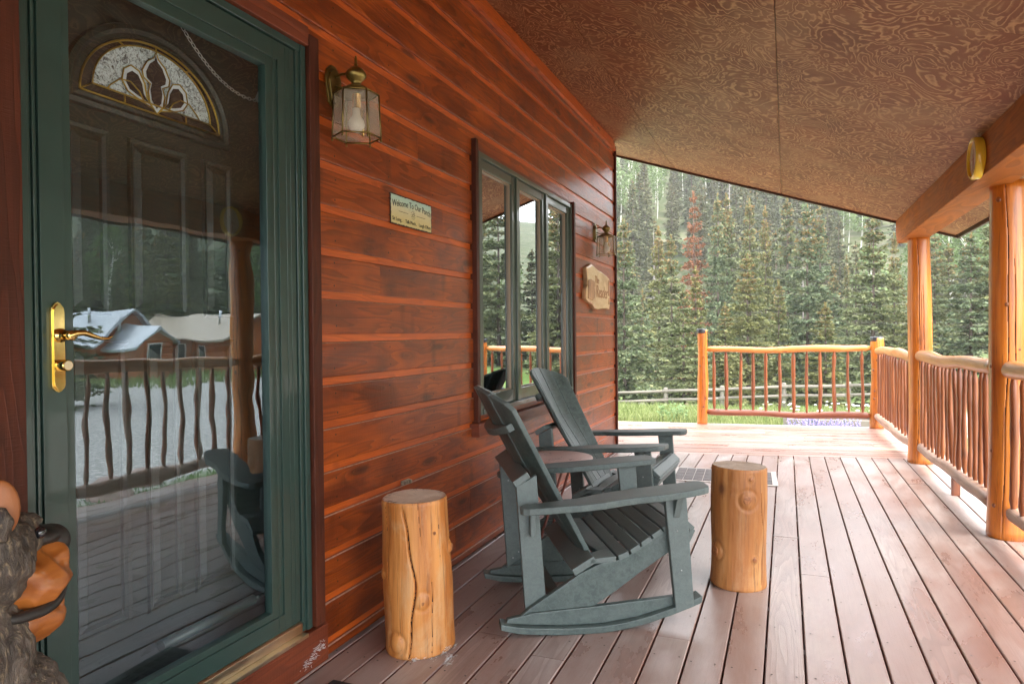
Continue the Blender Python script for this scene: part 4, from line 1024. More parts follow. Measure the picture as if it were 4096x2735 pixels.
def blobs(name,parts,mat,vox,seed,rough=0,smooth=2):
    b=MB()
    for c_,r,*M in parts: b.ball(c_,r,28,18,0,M[0] if M else None)
    o=b.build(name,mat,t,recalc=False)
    m_=o.modifiers.new('remesh','REMESH'); m_.mode='VOXEL'; m_.voxel_size=vox; m_.use_smooth_shade=True
    s_=o.modifiers.new('smooth','SMOOTH'); s_.iterations=smooth
    if rough:
        tx=bpy.data.textures.new(name,'VORONOI' if name=='snout' else 'CLOUDS'); tx.noise_scale=.055 if name=='snout' else .03; d=o.modifiers.new('carve','DISPLACE'); d.texture=tx; d.strength=rough; d.mid_level=.5
    return o
# local frame: +y is the way it looks, centre of head near (0,.01,.83)
blobs('body',[((0,-.03,.30),(.20,.20,.30)),((0,-.02,.50),(.175,.175,.20)),((.03,.06,.46),(.12,.11,.12)),((0,-.03,.68),(.125,.115,.12)),((0,-.015,.845),(.13,.095,.095)),((0,.045,.865),(.085,.065,.042)),((0,.085,.890),(.040,.035,.020)),((.15,.06,.42),(.06,.07,.15)),((-.15,.06,.42),(.06,.07,.15)),((.10,.05,.07),(.09,.13,.08)),((-.10,.05,.07),(.09,.13,.08)),((.105,-.02,.925),(.030,.020,.035)),((-.105,-.02,.925),(.030,.020,.035))],FUR,.007,1,.024)
blobs('snout',[((0,.065,.797),(.088,.078,.060)),((0,.122,.812),(.062,.046,.048)),((0,.075,.712),(.076,.078,.040)),((0,.125,.735),(.050,.030,.026)),((.042,.09,.785),(.050,.055,.050)),((-.042,.09,.785),(.050,.055,.050))],SNOUT,.005,2,.022,1)
b=MB()
for i in range(15):
    pass
arc_=[(.080*math.cos(a),.066+.078*math.sin(a),.742+.034*max(0,math.sin(a))**2) for a in [math.pi*i/24 for i in range(25)]]
arc_=[(.072,-.02,.752),(.080,.03,.744)]+arc_+[(-.080,.03,.744),(-.072,-.02,.752)]; b.tube(arc_,.0125,10,0,True,None,.8); b.tube([(0,.165,.745),(0,.168,.775),(0,.162,.795)],.008,8); b.build('mouth',BLK,t)
blobs('nose',[((0,.110,.860),(.050,.046,.019)),((0,.146,.842),(.038,.030,.033)),((0,.157,.815),(.020,.015,.032))],BLK,.005,3)
EYE=simple('bear_eye',(.008,.010,.014),.06,0,0,0,30,1.); EARM=simple('bear_ear_orange',(.27,.090,.026),.45,0,.3,.3,40)
for s_ in (-1,1):
    b=MB(); b.ball((.068*s_,.078,.882),.011,14,10); b.build('eye',EYE,t)
    b=MB(); b.ball((.105*s_,-.016,.950),(.010,.031,.050),18,12,0,Matrix.Rotation(R(-32*s_),4,'Z'))
b.build('ear',EARM,t)

# ================================================================== CAMERA
F_=2780.; CXP,CYP=2048.,1367.5
Yc=Vector((1098/F_,(1367.5-1322)/F_,1)).normalized(); Zc=Vector((-.009,1,0)); Zc.z=-(Zc.dot(Yc))/Yc.z; Zc.normalize(); Xc=-(Yc.cross(Zc))
right=Vector((Xc.x,Yc.x,Zc.x)); up=Vector((Xc.y,Yc.y,Zc.y)); fwd=Vector((Xc.z,Yc.z,Zc.z))
cam=bpy.data.cameras.new('camera'); co_=bpy.data.objects.new('camera',cam); C.objects.link(co_)
CAM=Vector((1.6442,0,1.24))
mw=Matrix((right,up,-fwd)).transposed().to_4x4(); mw.translation=CAM; co_.matrix_world=mw
cam.lens=F_/4096*36; cam.sensor_width=36; cam.sensor_fit='HORIZONTAL'; cam.clip_start=.02; cam.clip_end=2000; sc.camera=co_
def pix(px,py,Y):
    d=right*((px-CXP)/F_)+up*((CYP-py)/F_)+fwd; return CAM+d*(Y/d.y)

# ================================================================== GROUND
def lerp_tab(tab,x):
    if x<=tab[0][0]: return tab[0][1]
    for (a,u),(b_,w) in zip(tab,tab[1:]):
        if x<=b_: 
            t=(x-a)/(b_-a); t=t*t*(3-2*t); return u+(w-u)*t
    return tab[-1][1]
HS=[(-40,.50),(-4,.50),(7,.34),(14,.22),(24,.23),(36,.46),(80,.5)]
def gz(x,y):
    wy=1/(1+math.exp(max(-40,min(40,(x-13)/3.5))))
    z=-.48-.085*(max(0,min(y,62)-10))*wy-.028*max(0,min(x,50)-3)
    r=math.hypot(x,y); az=math.degrees(math.atan2(x,y))
    h=max(0,r-66); h=h*h/(h+14)
    return z+h*lerp_tab(HS,abs(az) if az>90 else az)*(1 if y>-20 else max(0,1+(y+20)/30))+.06*mn.noise((x*.25,y*.25,0))+ (1.6*mn.noise((x*.05,y*.05,3)) if r>80 else 0)
def axis(lo,hi,fine_lo,fine_hi,f,c_):
    v=[];q=lo
    while q<hi: v.append(q); q+= f if fine_lo<=q<fine_hi else c_
    return v+[hi]
xs_=axis(-160,280,-14,20,1.0,6.); ys_=axis(-90,300,-6,42,1.0,6.)
b=MB(); nx,ny=len(xs_),len(ys_)
b.add([(x,y,gz(x,y)) for y in ys_ for x in xs_],[(j*nx+i,j*nx+i+1,(j+1)*nx+i+1,(j+1)*nx+i) for j in range(ny-1) for i in range(nx-1)],0,True)
g=G('ground'); v=g.co(); x,y,z=g.xyz(v)
n1=g.noise(v,.5,5,.6); n2=g.noise(v,7,5,.7); n3=g.noise(v,.12,4,.6)
grass=g.mix(g.ramp(n2,[(.3,0),(.7,1)]),(.060,.125,.022),(.15,.235,.055)); grass=g.mix(g.ramp(n3,[(.4,0),(.65,.8)]),grass,(.17,.20,.085))
dirt=g.mix(n2,(.30,.24,.19),(.46,.40,.34))
pv=g.n('TexVoronoi',{'Vector':v,'Scale':16.}); peb=g.mix(g.ramp(g.xyz(pv.outputs['Color'])[0],[(0,0),(1,1)]),(.40,.36,.32),(.68,.63,.57)); peb=g.mix(g.ramp(pv.outputs['Distance'],[(.2,0),(.6,.6)]),peb,(.20,.185,.175))
edge=g.math('MULTIPLY',g.math('SUBTRACT',n1,.5),3.)
def band_(s,a,b_,soft): return g.n('MapRange',{'Value':s,'From Min':a-soft,'From Max':a+soft},clamp=True).outputs[0]
xe=g.math('ADD',x,edge)
m_gr=g.math('MULTIPLY',band_(xe,5.2,0,.3),g.math('SUBTRACT',1.,band_(xe,31.5,0,1.)))
m_gr=g.math('MULTIPLY',m_gr,g.math('SUBTRACT',1.,band_(g.math('ADD',y,edge),33,0,1.5)))
ye=g.math('ADD',y,g.math('MULTIPLY',edge,.5))
m_dirt=g.math('MULTIPLY',g.math('SUBTRACT',1.,band_(ye,18.5,0,1.0)),g.math('SUBTRACT',1.,band_(x,4.,0,1.)))
road=g.math('MULTIPLY',band_(ye,50.5,0,.5),g.math('SUBTRACT',1.,band_(ye,55.5,0,.5))); road=g.math('MULTIPLY',road,g.math('SUBTRACT',1.,band_(x,4,0,3.)))
hillm=band_(g.math('SQRT',g.math('ADD',g.math('POWER',x,2.),g.math('POWER',y,2.))),74,0,8)
hg=g.mix(g.ramp(n3,[(.35,0),(.62,1)]),(.040,.065,.024),(.080,.10,.04)); hg=g.mix(g.ramp(n1,[(.45,0),(.7,.7)]),hg,(.20,.165,.12))
c=g.mix(hillm,grass,hg); c=g.mix(g.math('MULTIPLY',m_dirt,.75),c,dirt); c=g.mix(m_gr,c,peb); c=g.mix(road,c,(.52,.48,.45))
g.set(Base_Color=c,Roughness=.9,Normal=g.bump(g.math('ADD',n2,g.math('MULTIPLY',pv.outputs['Distance'],m_gr)),.6,.05),Specular_IOR_Level=.2)
struct(b.build('ground',g.m,recalc=False))

# ================================================================== TREES
def m_leaf(name,c0,c1,c2,tip=None,rough=.65):
    g=G(name); isl=g.island(); orr=g.objrand(); v=g.co()
    c=g.mix(g.math('MULTIPLY',isl,.35),c0,c1); c=g.mix(g.math('MULTIPLY',g.ramp(orr,[(.15,0),(.85,1)]),.95),c,c2)
    n=g.noise(v,15,3,.6); c=g.mix(g.math('MULTIPLY',g.ramp(n,[(.40,1),(.54,0)]),.5),c,tuple(q*.5 for q in c0))
    if tip: c=g.mix(g.math('MULTIPLY',g.ramp(n,[(.48,0),(.68,1)]),.42),c,tip)
    if tip:
        t=g.ramp(g.math('FRACT',g.math('MULTIPLY',isl,13.7)),[(.70,0),(.92,.2)]); c=g.mix(t,c,tip)
    g.set(Base_Color=c,Roughness=rough,Specular_IOR_Level=.25)
    tr=g.n('BsdfTranslucent',{'Color':c}); mx=g.n('MixShader',{0:.22}); g.t.links.new(g.p.outputs[0],mx.inputs[1]); g.t.links.new(tr.outputs[0],mx.inputs[2]); g.t.links.new(mx.outputs[0],g.out.inputs[0])
    return g.m
NEED=m_leaf('spruce_needles',(.19,.205,.075),(.29,.295,.115),(.135,.20,.12),(.47,.42,.20))
NEEDD=m_leaf('far_conifer_needles',(.12,.13,.065),(.20,.205,.10),(.14,.17,.10),(.27,.245,.13))
DEAD=m_leaf('dead_needles',(.27,.115,.055),(.42,.20,.10),(.34,.16,.08),(.40,.22,.13))
CONE=m_leaf('spruce_cones',(.34,.21,.09),(.48,.33,.16),(.40,.27,.12))
ASP=m_leaf('aspen_leaves',(.13,.20,.065),(.22,.30,.115),(.18,.25,.10),(.25,.32,.14))
BARKS=simple('spruce_bark',(.13,.095,.075),.85,0,.4,.6,30)
BARKA=simple('aspen_bark',(.62,.60,.54),.7,0,.35,.2,30)
GREYB=simple('dead_branch',(.30,.27,.25),.8,0,.3)
def spruce_mesh(seed,W=.17,nwh=30,nb=9,spr=11,ql=.030,qw=.0085,low=.05,irr=.35,sparse=1.,cones=.0,shape=.85):
    rs=random.Random(seed); b=MB()
    lob=[rs.uniform(.75,1.2) for _ in range(9)]
    for w in range(nwh):
        t=low+(1-low)*(w+rs.uniform(-.35,.35))/nwh
        if t>.992: continue
        Rw=W*((1-t)**shape)*(1+.10*math.sin(w*1.9+seed))+.008
        if t<low+.12: Rw*=.75+.25*(t-low)/.12
        k=max(4,int(nb*(.45+.55*(1-t))))
        a0=rs.uniform(0,6.28)
        for j in range(k):
            a=a0+6.283*j/k+rs.uniform(-.3,.3); 
            if rs.random()>sparse: continue
            L=Rw*rs.uniform(1-irr,1.08)*lob[int(a/6.283*9)%9]
            d=Vector((math.cos(a),math.sin(a),0)); lat=Vector((-d.y,d.x,0))
            rise=.30*(t-.35) ; droop=.42*(1-t)
            ns=max(3,int(spr*(.35+.65*L/W)))
            for s_ in range(ns):
                q=.18+.82*(s_+rs.random())/ns
                c_=d*(L*q)+Vector((0,0,t+L*(rise*q+ .10*q*q*(1.2-droop*2.0)-droop*q*.55)))
                c_+=lat*(rs.gauss(0,.17)*L*q*.8)+Vector((0,0,rs.gauss(0,.0065)))
                for e in range(3):
                    sd=rs.choice((-1,1)); ang=rs.uniform(.15,1.15)*sd
                    ax=(d*math.cos(ang)+lat*math.sin(ang)+Vector((0,0,rs.uniform(-.75,.35)))).normalized()
                    wd=(ax.cross(Vector((rs.gauss(0,.8),rs.gauss(0,.8),.8)))).normalized()
                    l=ql*rs.uniform(.6,1.25)*(.55+.45*(1-t)); ww=qw*rs.uniform(.7,1.3)
                    mi=1 if (t>.70 and rs.random()<cones*(t-.62)*3) else 0
                    b.add([c_-ax*l*.3,c_+wd*ww+ax*l*.15,c_+ax*l*.75,c_-wd*ww+ax*l*.15],[(0,1,2,3)],mi)
    for i in range(16):   # leader
        z=.95+.05*i/16; 
        for e in range(3):
            a=rs.uniform(0,6.28); ax=Vector((math.cos(a)*.5,math.sin(a)*.5,1)).normalized(); wd=Vector((-math.sin(a),math.cos(a),0)); c_=Vector((0,0,z)); b.add([c_,c_+ax*.012+wd*.003,c_+ax*.024,c_+ax*.012-wd*.003],[(0,1,2,3)],1 if rs.random()<cones else 0)
    return b
def trunk_mesh(seed,r=.013,stubs=0,top=.97,low=.03):
    rs=random.Random(seed); b=MB(); b.tube([(rs.gauss(0,.001),rs.gauss(0,.001),top*i/10-.02) for i in range(11)],[r*(1-.9*i/10) for i in range(11)],8)
    for k in range(stubs):
        t=rs.uniform(low,.8); a=rs.uniform(0,6.28); L=.15*(1-t)*rs.uniform(.5,1.); d=Vector((math.cos(a),math.sin(a),rs.uniform(-.35,.25)))
        b.tube([Vector((0,0,t)),Vector((0,0,t))+d*L*.5,Vector((0,0,t))+d*L+Vector((0,0,rs.uniform(-.02,.02)))],[.0028,.002,.0008],4,0,False)
    return b
protos=[]
for i,(W,nw,nb,ir,sh) in enumerate(((.175,24,11,.20,.76),(.15,26,10,.26,.74),(.20,22,12,.20,.80),(.125,28,9,.30,.70),(.165,23,10,.30,.80))):
    cb=spruce_mesh(40+i,W,nw,nb,40,.026,.0062,.04,ir,1.,.40 if i!=2 else .2,sh)
    tb=trunk_mesh(70+i,.012,26)
    protos.append((cb,tb,W))
def build_tree(i,label,loc,H,wid,rz,grp,mats=(None,)):
    cb,tb,W=protos[i]
    t=thing('spruce_tree',label,'tree',loc,rz,grp); t.scale=(wid/(2*W),wid/(2*W),H)
    return t
made={}
def spruce(i,px,tip,halfw,Y,label,grp='spruces beyond the rail fence',rz=None):
    p=pix(px,tip,Y); z=gz(p.x,p.y)-.1; H=p.z-z; depth=(p-CAM).dot(fwd); wid=max(1.2,2*halfw/F_*depth)*1.48
    t=thing('spruce_tree',label,'tree',(p.x,p.y,z),rz if rz is not None else rnd.uniform(0,6.28),grp)
    W=protos[i][2] if i>=0 else .17
    t.scale=(wid/(2*W),wid/(2*W),H)
    if i in made:
        for ch_ in made[i]:
            q=ch_.copy(); C.objects.link(q); q.parent=t
    else:
        if i>=0:
            a=protos[i][0].build('crown',[NEED,CONE],t,recalc=False); c_=protos[i][1].build('trunk',BARKS,t,recalc=False)
        else:
            a=spruce_mesh(91,.17,26,10,22,.028,.0050,.06,.22,.95,0,.80).build('crown',[DEAD],t,recalc=False); c_=trunk_mesh(92,.011,150).build('trunk',simple('dead_bark',(.22,.13,.10),.85,0,.3),t,recalc=False)
        made[i]=(a,c_)
    return t
def S1(x,y): return 2400+x/1.1203,500+y/1.1203
LIST=[ # crop x, tip y, half width, depth, prototype, label
 (105,432,105,40,0,'broad olive spruce standing right behind the cabin corner'),
 (262,462,62,56,3,'slim spruce between the corner spruce and the rusty dead one, taller of that pair'),
 (318,500,80,50,1,'grey-green spruce just left of the rusty dead tree'),
 (418,306,78,60,-1,'rusty red dead spruce, the only one with brown needles'),
 (372,738,100,36,2,'low olive spruce in front of the dead tree, behind the open end of the rail'),
 (428,640,58,41,3,'narrow young spruce rising over the low olive one below the dead tree'),
 (527,318,68,54,1,'tall spruce just right of the rusty dead tree, with tan cones at its tip'),
 (567,318,62,60,3,'tall slim spruce, right-hand one of the twin tips beside the dead tree'),
 (670,340,72,58,1,'tall spruce whose tip is pinkish tan with cones, above the middle of the rail'),
 (660,585,100,43,0,'pale spruce in front of the coned ones, over the left third of the rail'),
 (740,372,46,62,3,'thin spruce with a reddish tip between two wider spruces'),
 (838,312,88,64,4,'tallest dense spruce whose top runs up under the soffit edge'),
 (928,370,112,48,0,'wide yellow-green spruce with a pointed coned top, over the right half of the rail'),
 (985,362,70,60,3,'spruce half hidden behind the wide yellow-green one, tip just right of its tip'),
 (800,700,80,40,4,'shorter spruce in the dark gap below the tallest dense spruce'),
 (1045,640,55,58,3,'small spruce in the gap by the open green slope'),
 (1105,588,32,66,3,'very thin little spruce standing alone before the open green slope'),
 (1225,414,140,44,2,'largest full spruce, dark green, left of the far beam post'),
 (1318,490,52,58,1,'spruce partly behind the far beam post with bare branches on its side'),
 (1500,488,80,52,0,'spruce just right of the far beam post'),
 (1562,540,70,60,1,'hazy spruce in the middle between the two beam posts'),
 (1662,486,125,45,2,'full blue-green spruce between the two beam posts, close to the stout one'),
 (1900,560,90,46,0,'spruce at the right border of the picture beside the stout post'),
 (560,800,70,38,1,'low spruce behind the left balusters of the far railing'),
 (1010,800,90,39,4,'low bushy spruce behind the right balusters of the far railing'),
 (1420,700,80,42,1,'spruce hidden for the most part by the far beam post'),
 (190,740,70,44,4,'lower spruce filling the gap right of the corner spruce'),
]
for x,y,hw,Y,i,lab in LIST:
    px,py=S1(x,y); spruce(i,px,py,hw/1.1203,Y,lab)
# hillside: conifers, aspens, dead snags
def far_conifer(seed,W): 
    b=spruce_mesh(seed,W,26,8,8,.050,.012,.10,.35,1.,.12,.72); tb=trunk_mesh(seed+1,.014,0); o=len(b.v); b.v+=tb.v; b.f+=[[q+o for q in f] for f in tb.f]; b.m+=[2]*len(tb.m); b.sm+=tb.sm; return b
far=[]
def aspen_mesh(seed):
    rs=random.Random(seed); b=MB()
    for k in range(950):
        t=rs.uniform(.42,1.); rr_=.17*math.sin(math.pi*min(1,(t-.34)/.70))**.7*rs.uniform(.2,1.)**.5; a=rs.uniform(0,6.28); cl=mn.noise((math.cos(a)*3,math.sin(a)*3,t*9+seed))
        if cl<-.22: continue
        c_=Vector((rr_*math.cos(a),rr_*math.sin(a),t)); ax=Vector((rs.gauss(0,1),rs.gauss(0,1),rs.gauss(0,.7))).normalized(); wd=ax.orthogonal().normalized(); l=.016
        b.add([c_-ax*l,c_+wd*l*.8,c_+ax*l,c_-wd*l*.8],[(0,1,2,3)],0)
    pts=[(.01*math.sin(i*.6+seed),.01*math.cos(i*.5),i/10*.95-.02) for i in range(11)]; b.tube(pts,[.011*(1-.75*i/10) for i in range(11)],7,1)
    for k in range(6):
        t=rs.uniform(.45,.8); a=rs.uniform(0,6.28); b.tube([(0,0,t),(.07*math.cos(a),.07*math.sin(a),t+.10)],[.004,.001],4,1,False)
    return b
hp_=random.Random(77); placed=[]
fp=[]; 
FARM=[]
for k,W in enumerate((.16,.13,.185)):
    FARM.append(('conifer_tree',far_conifer(300+k,W),[NEEDD,CONE,BARKS],'slender conifer among the crowded conifers on the far hillside','conifers on the far hillside'))
for k in range(2): FARM.append(('aspen_tree',aspen_mesh(400+k),[ASP,BARKA],'bright green aspen with a white trunk on the far hillside','aspens on the far hillside'))
sb=trunk_mesh(500,.011,40,.97,.25); FARM.append(('dead_tree',sb,[GREYB],'bare grey dead tree standing among the hillside conifers','dead trees on the far hillside'))
firsts={}
def place_far(kind,x,y,H):
    nm,b,mats,lab,grp=FARM[kind]
    if kind not in firsts:
        o=b.build(nm,mats,None,recalc=False); firsts[kind]=o; tag(o,lab,'tree',grp)
    else: o=firsts[kind].copy(); C.objects.link(o)
    o.location=(x,y,gz(x,y)-.2); s_=hp_.uniform(.85,1.15); o.scale=(H*s_,H*s_,H); o.rotation_euler=(0,0,hp_.uniform(0,6.28))
def free(x,y,d):
    for a,c_ in placed:
        if (a-x)**2+(c_-y)**2<d*d: return False
    placed.append((x,y)); return True
cnt=0; tries=0
while cnt<240 and tries<9000:
    tries+=1
    az=R(hp_.uniform(-14.5,13.5)); r=66+110*hp_.random()**.8; x,y=CAM.x+r*math.sin(az),r*math.cos(az)
    d=math.degrees(az)
    # the open green slope keeps clear
    if 5.2<d<8.6 and 88<r<125 and hp_.random()<.93: continue
    if not free(x,y,2.7): continue
    n=mn.noise((x*.035,y*.035,9)); 
    asp=(d<-9 and r>112 and hp_.random()<.65) or (n>.28 and hp_.random()<.6)
    if asp: place_far(3+hp_.randrange(2),x,y,hp_.uniform(9,13))
    elif hp_.random()<.07: place_far(5,x,y,hp_.uniform(8,13))
    else: place_far(hp_.randrange(3),x,y,hp_.uniform(8,15))
    cnt+=1
# valley to the right of the picture: seen only in the panes
cnt=0
while cnt<86:
    az=R(hp_.uniform(14,66) if cnt<40 else hp_.uniform(36,58)); r=(56 if cnt<40 else 62)+95*hp_.random()**1.2; x,y=r*math.sin(az),r*math.cos(az)
    if not free(x,y,3.4): continue
    place_far(hp_.choice((0,1,2,0,1,2,3)),x,y,hp_.uniform(9,15)); cnt+=1
def plain_spruce(i,x,y,H,wid,label,grp):
    t=thing('spruce_tree',label,'tree',(x,y,gz(x,y)-.1),hp_.uniform(0,6.28),grp); W=protos[i][2]; t.scale=(wid/(2*W),wid/(2*W),H)
    for ch_ in made[i]: q=ch_.copy(); C.objects.link(q); q.parent=t
for (x,y,H,w,i,lab) in ((20,14.9,6.0,3.6,0,'spruce mirrored at the left of the storm door, before the white-roofed cabin'),
    (50,44,13,5,0,'spruce mirrored in the storm door above the gap between the two cabins'),(46,52,14,5,1,'spruce mirrored in the storm door behind the tan-roofed cabin'),(56,40,15,5.5,2,'spruce mirrored in the storm door behind the white roof ridge'),(40,58,14,5,3,'spruce mirrored in the storm door at its right edge'),(58,54,16,5.5,4,'spruce mirrored in the storm door, tall one behind the two roofs'),
    (20,52,15,6,0,'pale spruce mirrored in the left window light'),(25,60,16,6,2,'spruce mirrored in the middle window light'),(13,46,13,5,1,'spruce mirrored in the right window light'),(28,50,13,5,4,'spruce mirrored low in the left window light'),(17,58,17,6,0,'tall spruce mirrored where two window lights meet')):
    plain_spruce(i,x,y,H,w,lab,'trees mirrored in the panes')

# ================================================================== CABINS ACROSS THE LOT
LOGW=simple('far_cabin_siding',(.36,.095,.028),.5,0,.25,.2,8)
def gable(name,label,x0,y0,x1,y1,zb,ze,zr,roofm,along='x',over=.5,wins=()):
    t=thing(name,label,'cabin',((x0+x1)/2,(y0+y1)/2,zb)); cx_,cy_=(x0+x1)/2,(y0+y1)/2
    X0,X1,Y0_,Y1_=x0-cx_,x1-cx_,y0-cy_,y1-cy_; e=ze-zb; r=zr-zb
    b=MB()
    if along=='x': b.prism([(Y0_,-.6),(Y1_,-.6),(Y1_,e),(0,r),(Y0_,e)],X0,X1,0)
    else: b.prism([(X0,-.6),(X1,-.6),(X1,e),(0,r),(X0,e)],Y0_,Y1_,1)
    b.build('wall',LOGW,t)
    b=MB(); hw=(Y1_ if along=='x' else X1); sl=(r-e)/hw; q=hw+over
    pr=[(-q,r-sl*q+.02),(0,r+.02),(q,r-sl*q+.02),(q,r-sl*q+.20),(0,r+.20),(-q,r-sl*q+.20)]
    if along=='x': b.prism(pr,X0-over,X1+over,0)
    else: b.prism(pr,Y0_-over,Y1_+over,1)
    rf=b.build('roof',roofm,t)
    b=MB(); b.tube([(X0+2.2,-hw*.45 if along=='x' else 0,r-sl*hw*.45),(X0+2.2,-hw*.45 if along=='x' else 0,r+.55)],.10,10); b.build('vent_pipe',STEEL,rf)
    for (ax,u,z,w,h) in wins:
        f=MB(); p=MB()
        if ax=='x': f.box((X0-.05,u-w/2-.08,z-.08),(X0+.02,u+w/2+.08,z+h+.08)); p.box((X0-.07,u-w/2,z),(X0-.051,u+w/2,z+h))
        else: f.box((u-w/2-.08,Y0_-.05,z-.08),(u+w/2+.08,Y0_+.02,z+h+.08)); p.box((u-w/2,Y0_-.07,z),(u+w/2,Y0_-.051,z+h))
        fo=f.build('window',simple('far_window_frame',(.7,.68,.62),.5),t); p.build('pane',simple('far_pane',(.03,.04,.045),.1),fo)
    return t
WROOF=simple('white_metal_roof',(.44,.45,.47),.35,.2,.05); TROOF=simple('tan_metal_roof',(.42,.33,.24),.4,.2,.05)
gable('far_cabin','red-brown cabin under a tan metal roof with vent pipes, mirrored in the storm door',34,36.9,43,43.1,-1.5,1.05,2.6,TROOF,'x',.5,(('x',2.0,1.2,.7,.9),('x',1.1,1.2,.7,.9),('y',-2.5,1.1,.6,.8),('y',-.5,1.1,.6,.8)))
gable('far_cabin','smaller red-brown cabin under a white metal roof, mirrored left of the tan-roofed one',38.5,31.0,46,35.7,-1.5,.95,2.6,WROOF,'x',.5,(('x',0,1.0,.8,1.1),))
gable('cabin_porch','gabled porch of the white-roofed cabin',36,31.8,38.3,34.2,-1.5,.75,1.75,WROOF,'x',.35,(('x',0,.9,.7,1.2),))
gable('far_garage','low brown garage with a dark open bay, far behind the fence',pix(2590,1540,70).x,70,pix(2680,1540,70).x,75,gz(pix(2630,1540,70).x,70),gz(pix(2630,1540,70).x,70)+1.7,gz(pix(2630,1540,70).x,70)+2.6,TROOF,'x',.4,(('y',.45,.2,1.1,1.2),))

# ================================================================== RAIL FENCE
t=thing('rail_fence','weathered grey post-and-rail fence crossing the meadow behind the deck','fence',(0,34,0))
GREYW=m_log('fence_wood',(.15,.13,.105),(.24,.215,.18),(.16,.13,.11),1.,.8,0,axis='x'); GREYP=m_log('fence_post_wood',(.16,.14,.115),(.25,.225,.19),(.16,.13,.11),1.,.8,0)
fx=[]
for px,py in ((2090,1570),(2380,1560),(2663,1550),(2888,1543),(3136,1531),(3395,1527),(3660,1520),(3950,1515)):
    p=pix(px,py,34); fx.append((p.x,p.z))
for x_,zt in fx:
    b=MB(); zb_=gz(x_,34)-.2; b.tube([(x_,0,zb_),(x_,0,zt-.03),(x_,0,zt),(x_,0,zt+.015)],[.105,.10,.085,.02],14,0,True,bumpy(int(abs(x_)*10),.03)); b.build('post',GREYP,t,recalc=False)
for (xa,za),(xb_,zb_) in zip(fx,fx[1:]):
    for dz in (.16,.58):
        b=MB(); b.tube([(xa-.15,-.09,za-dz),((xa+xb_)/2,-.09+rnd.uniform(-.02,.02),(za+zb_)/2-dz+rnd.uniform(-.03,.01)),(xb_+.15,-.09,zb_-dz)],[.075,.07,.078],10,0,True,bumpy(int(dz*100+abs(xa)*7),.06)); b.build('rail',GREYW,t,recalc=False)

# ================================================================== MEADOW, PLANTS, ROCKS
GR=m_leaf('meadow_grass',(.12,.19,.045),(.26,.32,.095),(.27,.28,.12),(.40,.37,.19))
GRS=m_leaf('lawn_grass',(.07,.17,.03),(.14,.27,.05),(.12,.22,.05))
def blades(name,n,fn,h0,h1,w,mat,seed):
    rs=random.Random(seed); b=MB()
    for i in range(n):
        x_,y_=fn(rs); z_=gz(x_,y_)-.01; h=rs.uniform(h0,h1)*(.7+.5*mn.noise((x_*.7,y_*.7,2))); a=rs.uniform(0,6.28); d=Vector((math.cos(a),math.sin(a),0)); l=Vector((rs.gauss(0,.16),rs.gauss(0,.16),1))
        p=Vector((x_,y_,z_)); m_=p+l*h*.6; e=p+l*h+Vector((l.x,l.y,-.15))*h*.5
        b.add([p-d*w,p+d*w,m_+d*w*.7,e,m_-d*w*.7],[(0,1,2,4),(4,2,3)])
    return struct(b.build(name,mat,None,recalc=False),'stuff')
def meadow(rs):
    while True:
        y_=16.5+17.5*rs.random()**1.3; az=R(rs.uniform(-15,11)); x_=CAM.x+y_*math.tan(az)
        if mn.noise((x_*.45,y_*.45,5))>-.35 or y_>22: return x_,y_
blades('meadow_grass',15000,meadow,.25,.62,.016,GR,1)
def lawn(rs): return rs.uniform(3.2,5.6),rs.uniform(-1,13)
blades('lawn_grass',9000,lawn,.06,.16,.008,GRS,2)
def lawn2(rs): 
    return CAM.x+rs.uniform(-4,4.5),rs.uniform(10.2,16.5)
blades('deck_side_grass',5000,lawn2,.12,.34,.012,GR,3)
def lawn3(rs): return rs.uniform(26,36),rs.uniform(20,42)
blades('far_grass',3500,lawn3,.2,.5,.03,GR,4)
PUR=m_leaf('lavender_bloom',(.34,.28,.62),(.50,.44,.78),(.42,.36,.70)); STEMG=m_leaf('plant_stems',(.16,.24,.08),(.25,.33,.13),(.2,.28,.1))
def lavender(x_,y_,n,sp,label,seed):
    rs=random.Random(seed); t=thing('lavender_plant',label,'plant',(x_,y_,gz(x_,y_)),0,'flowering plants at the deck edge'); s_=MB(); f=MB()
    for i in range(n):
        a=rs.uniform(0,6.28); r=sp*math.sqrt(rs.random()); b0=Vector((r*.5*math.cos(a),r*.5*math.sin(a),-.02)); tip=Vector((r*math.cos(a)*1.3,r*math.sin(a)*1.3,rs.uniform(.34,.52)))
        s_.tube([b0,(b0+tip)/2+Vector((0,0,.04)),tip],.0035,4,0,False)
        for k in range(9):
            q=tip+Vector((rs.gauss(0,.010),rs.gauss(0,.010),-.012*k)); ax=Vector((rs.gauss(0,1),rs.gauss(0,1),rs.gauss(0,1))).normalized(); wd=ax.orthogonal().normalized(); f.add([q-ax*.013,q+wd*.011,q+ax*.013,q-wd*.011],[(0,1,2,3)])
    s_.build('stem',STEMG,t,recalc=False); struct(f.build('flower',PUR,t,recalc=False),'stuff')
for px,py,n,sp,lab,sd in ((3210,1690,60,.20,'purple flowering plant, leftmost clump under the far railing',1),(3290,1690,70,.22,'purple flowering plant in the middle under the far railing',2),(3385,1690,45,.17,'purple flowering plant before the grey timber planter, right clump',3)):
    p=pix(px,py,11.3); lavender(p.x,11.3,n,sp,lab,sd)
t=thing('timber_planter','low grey timber planter box showing under the far railing','planter',(pix(3330,1690,13.2).x,13.2,gz(2.6,13.2)),R(8))
b=MB()
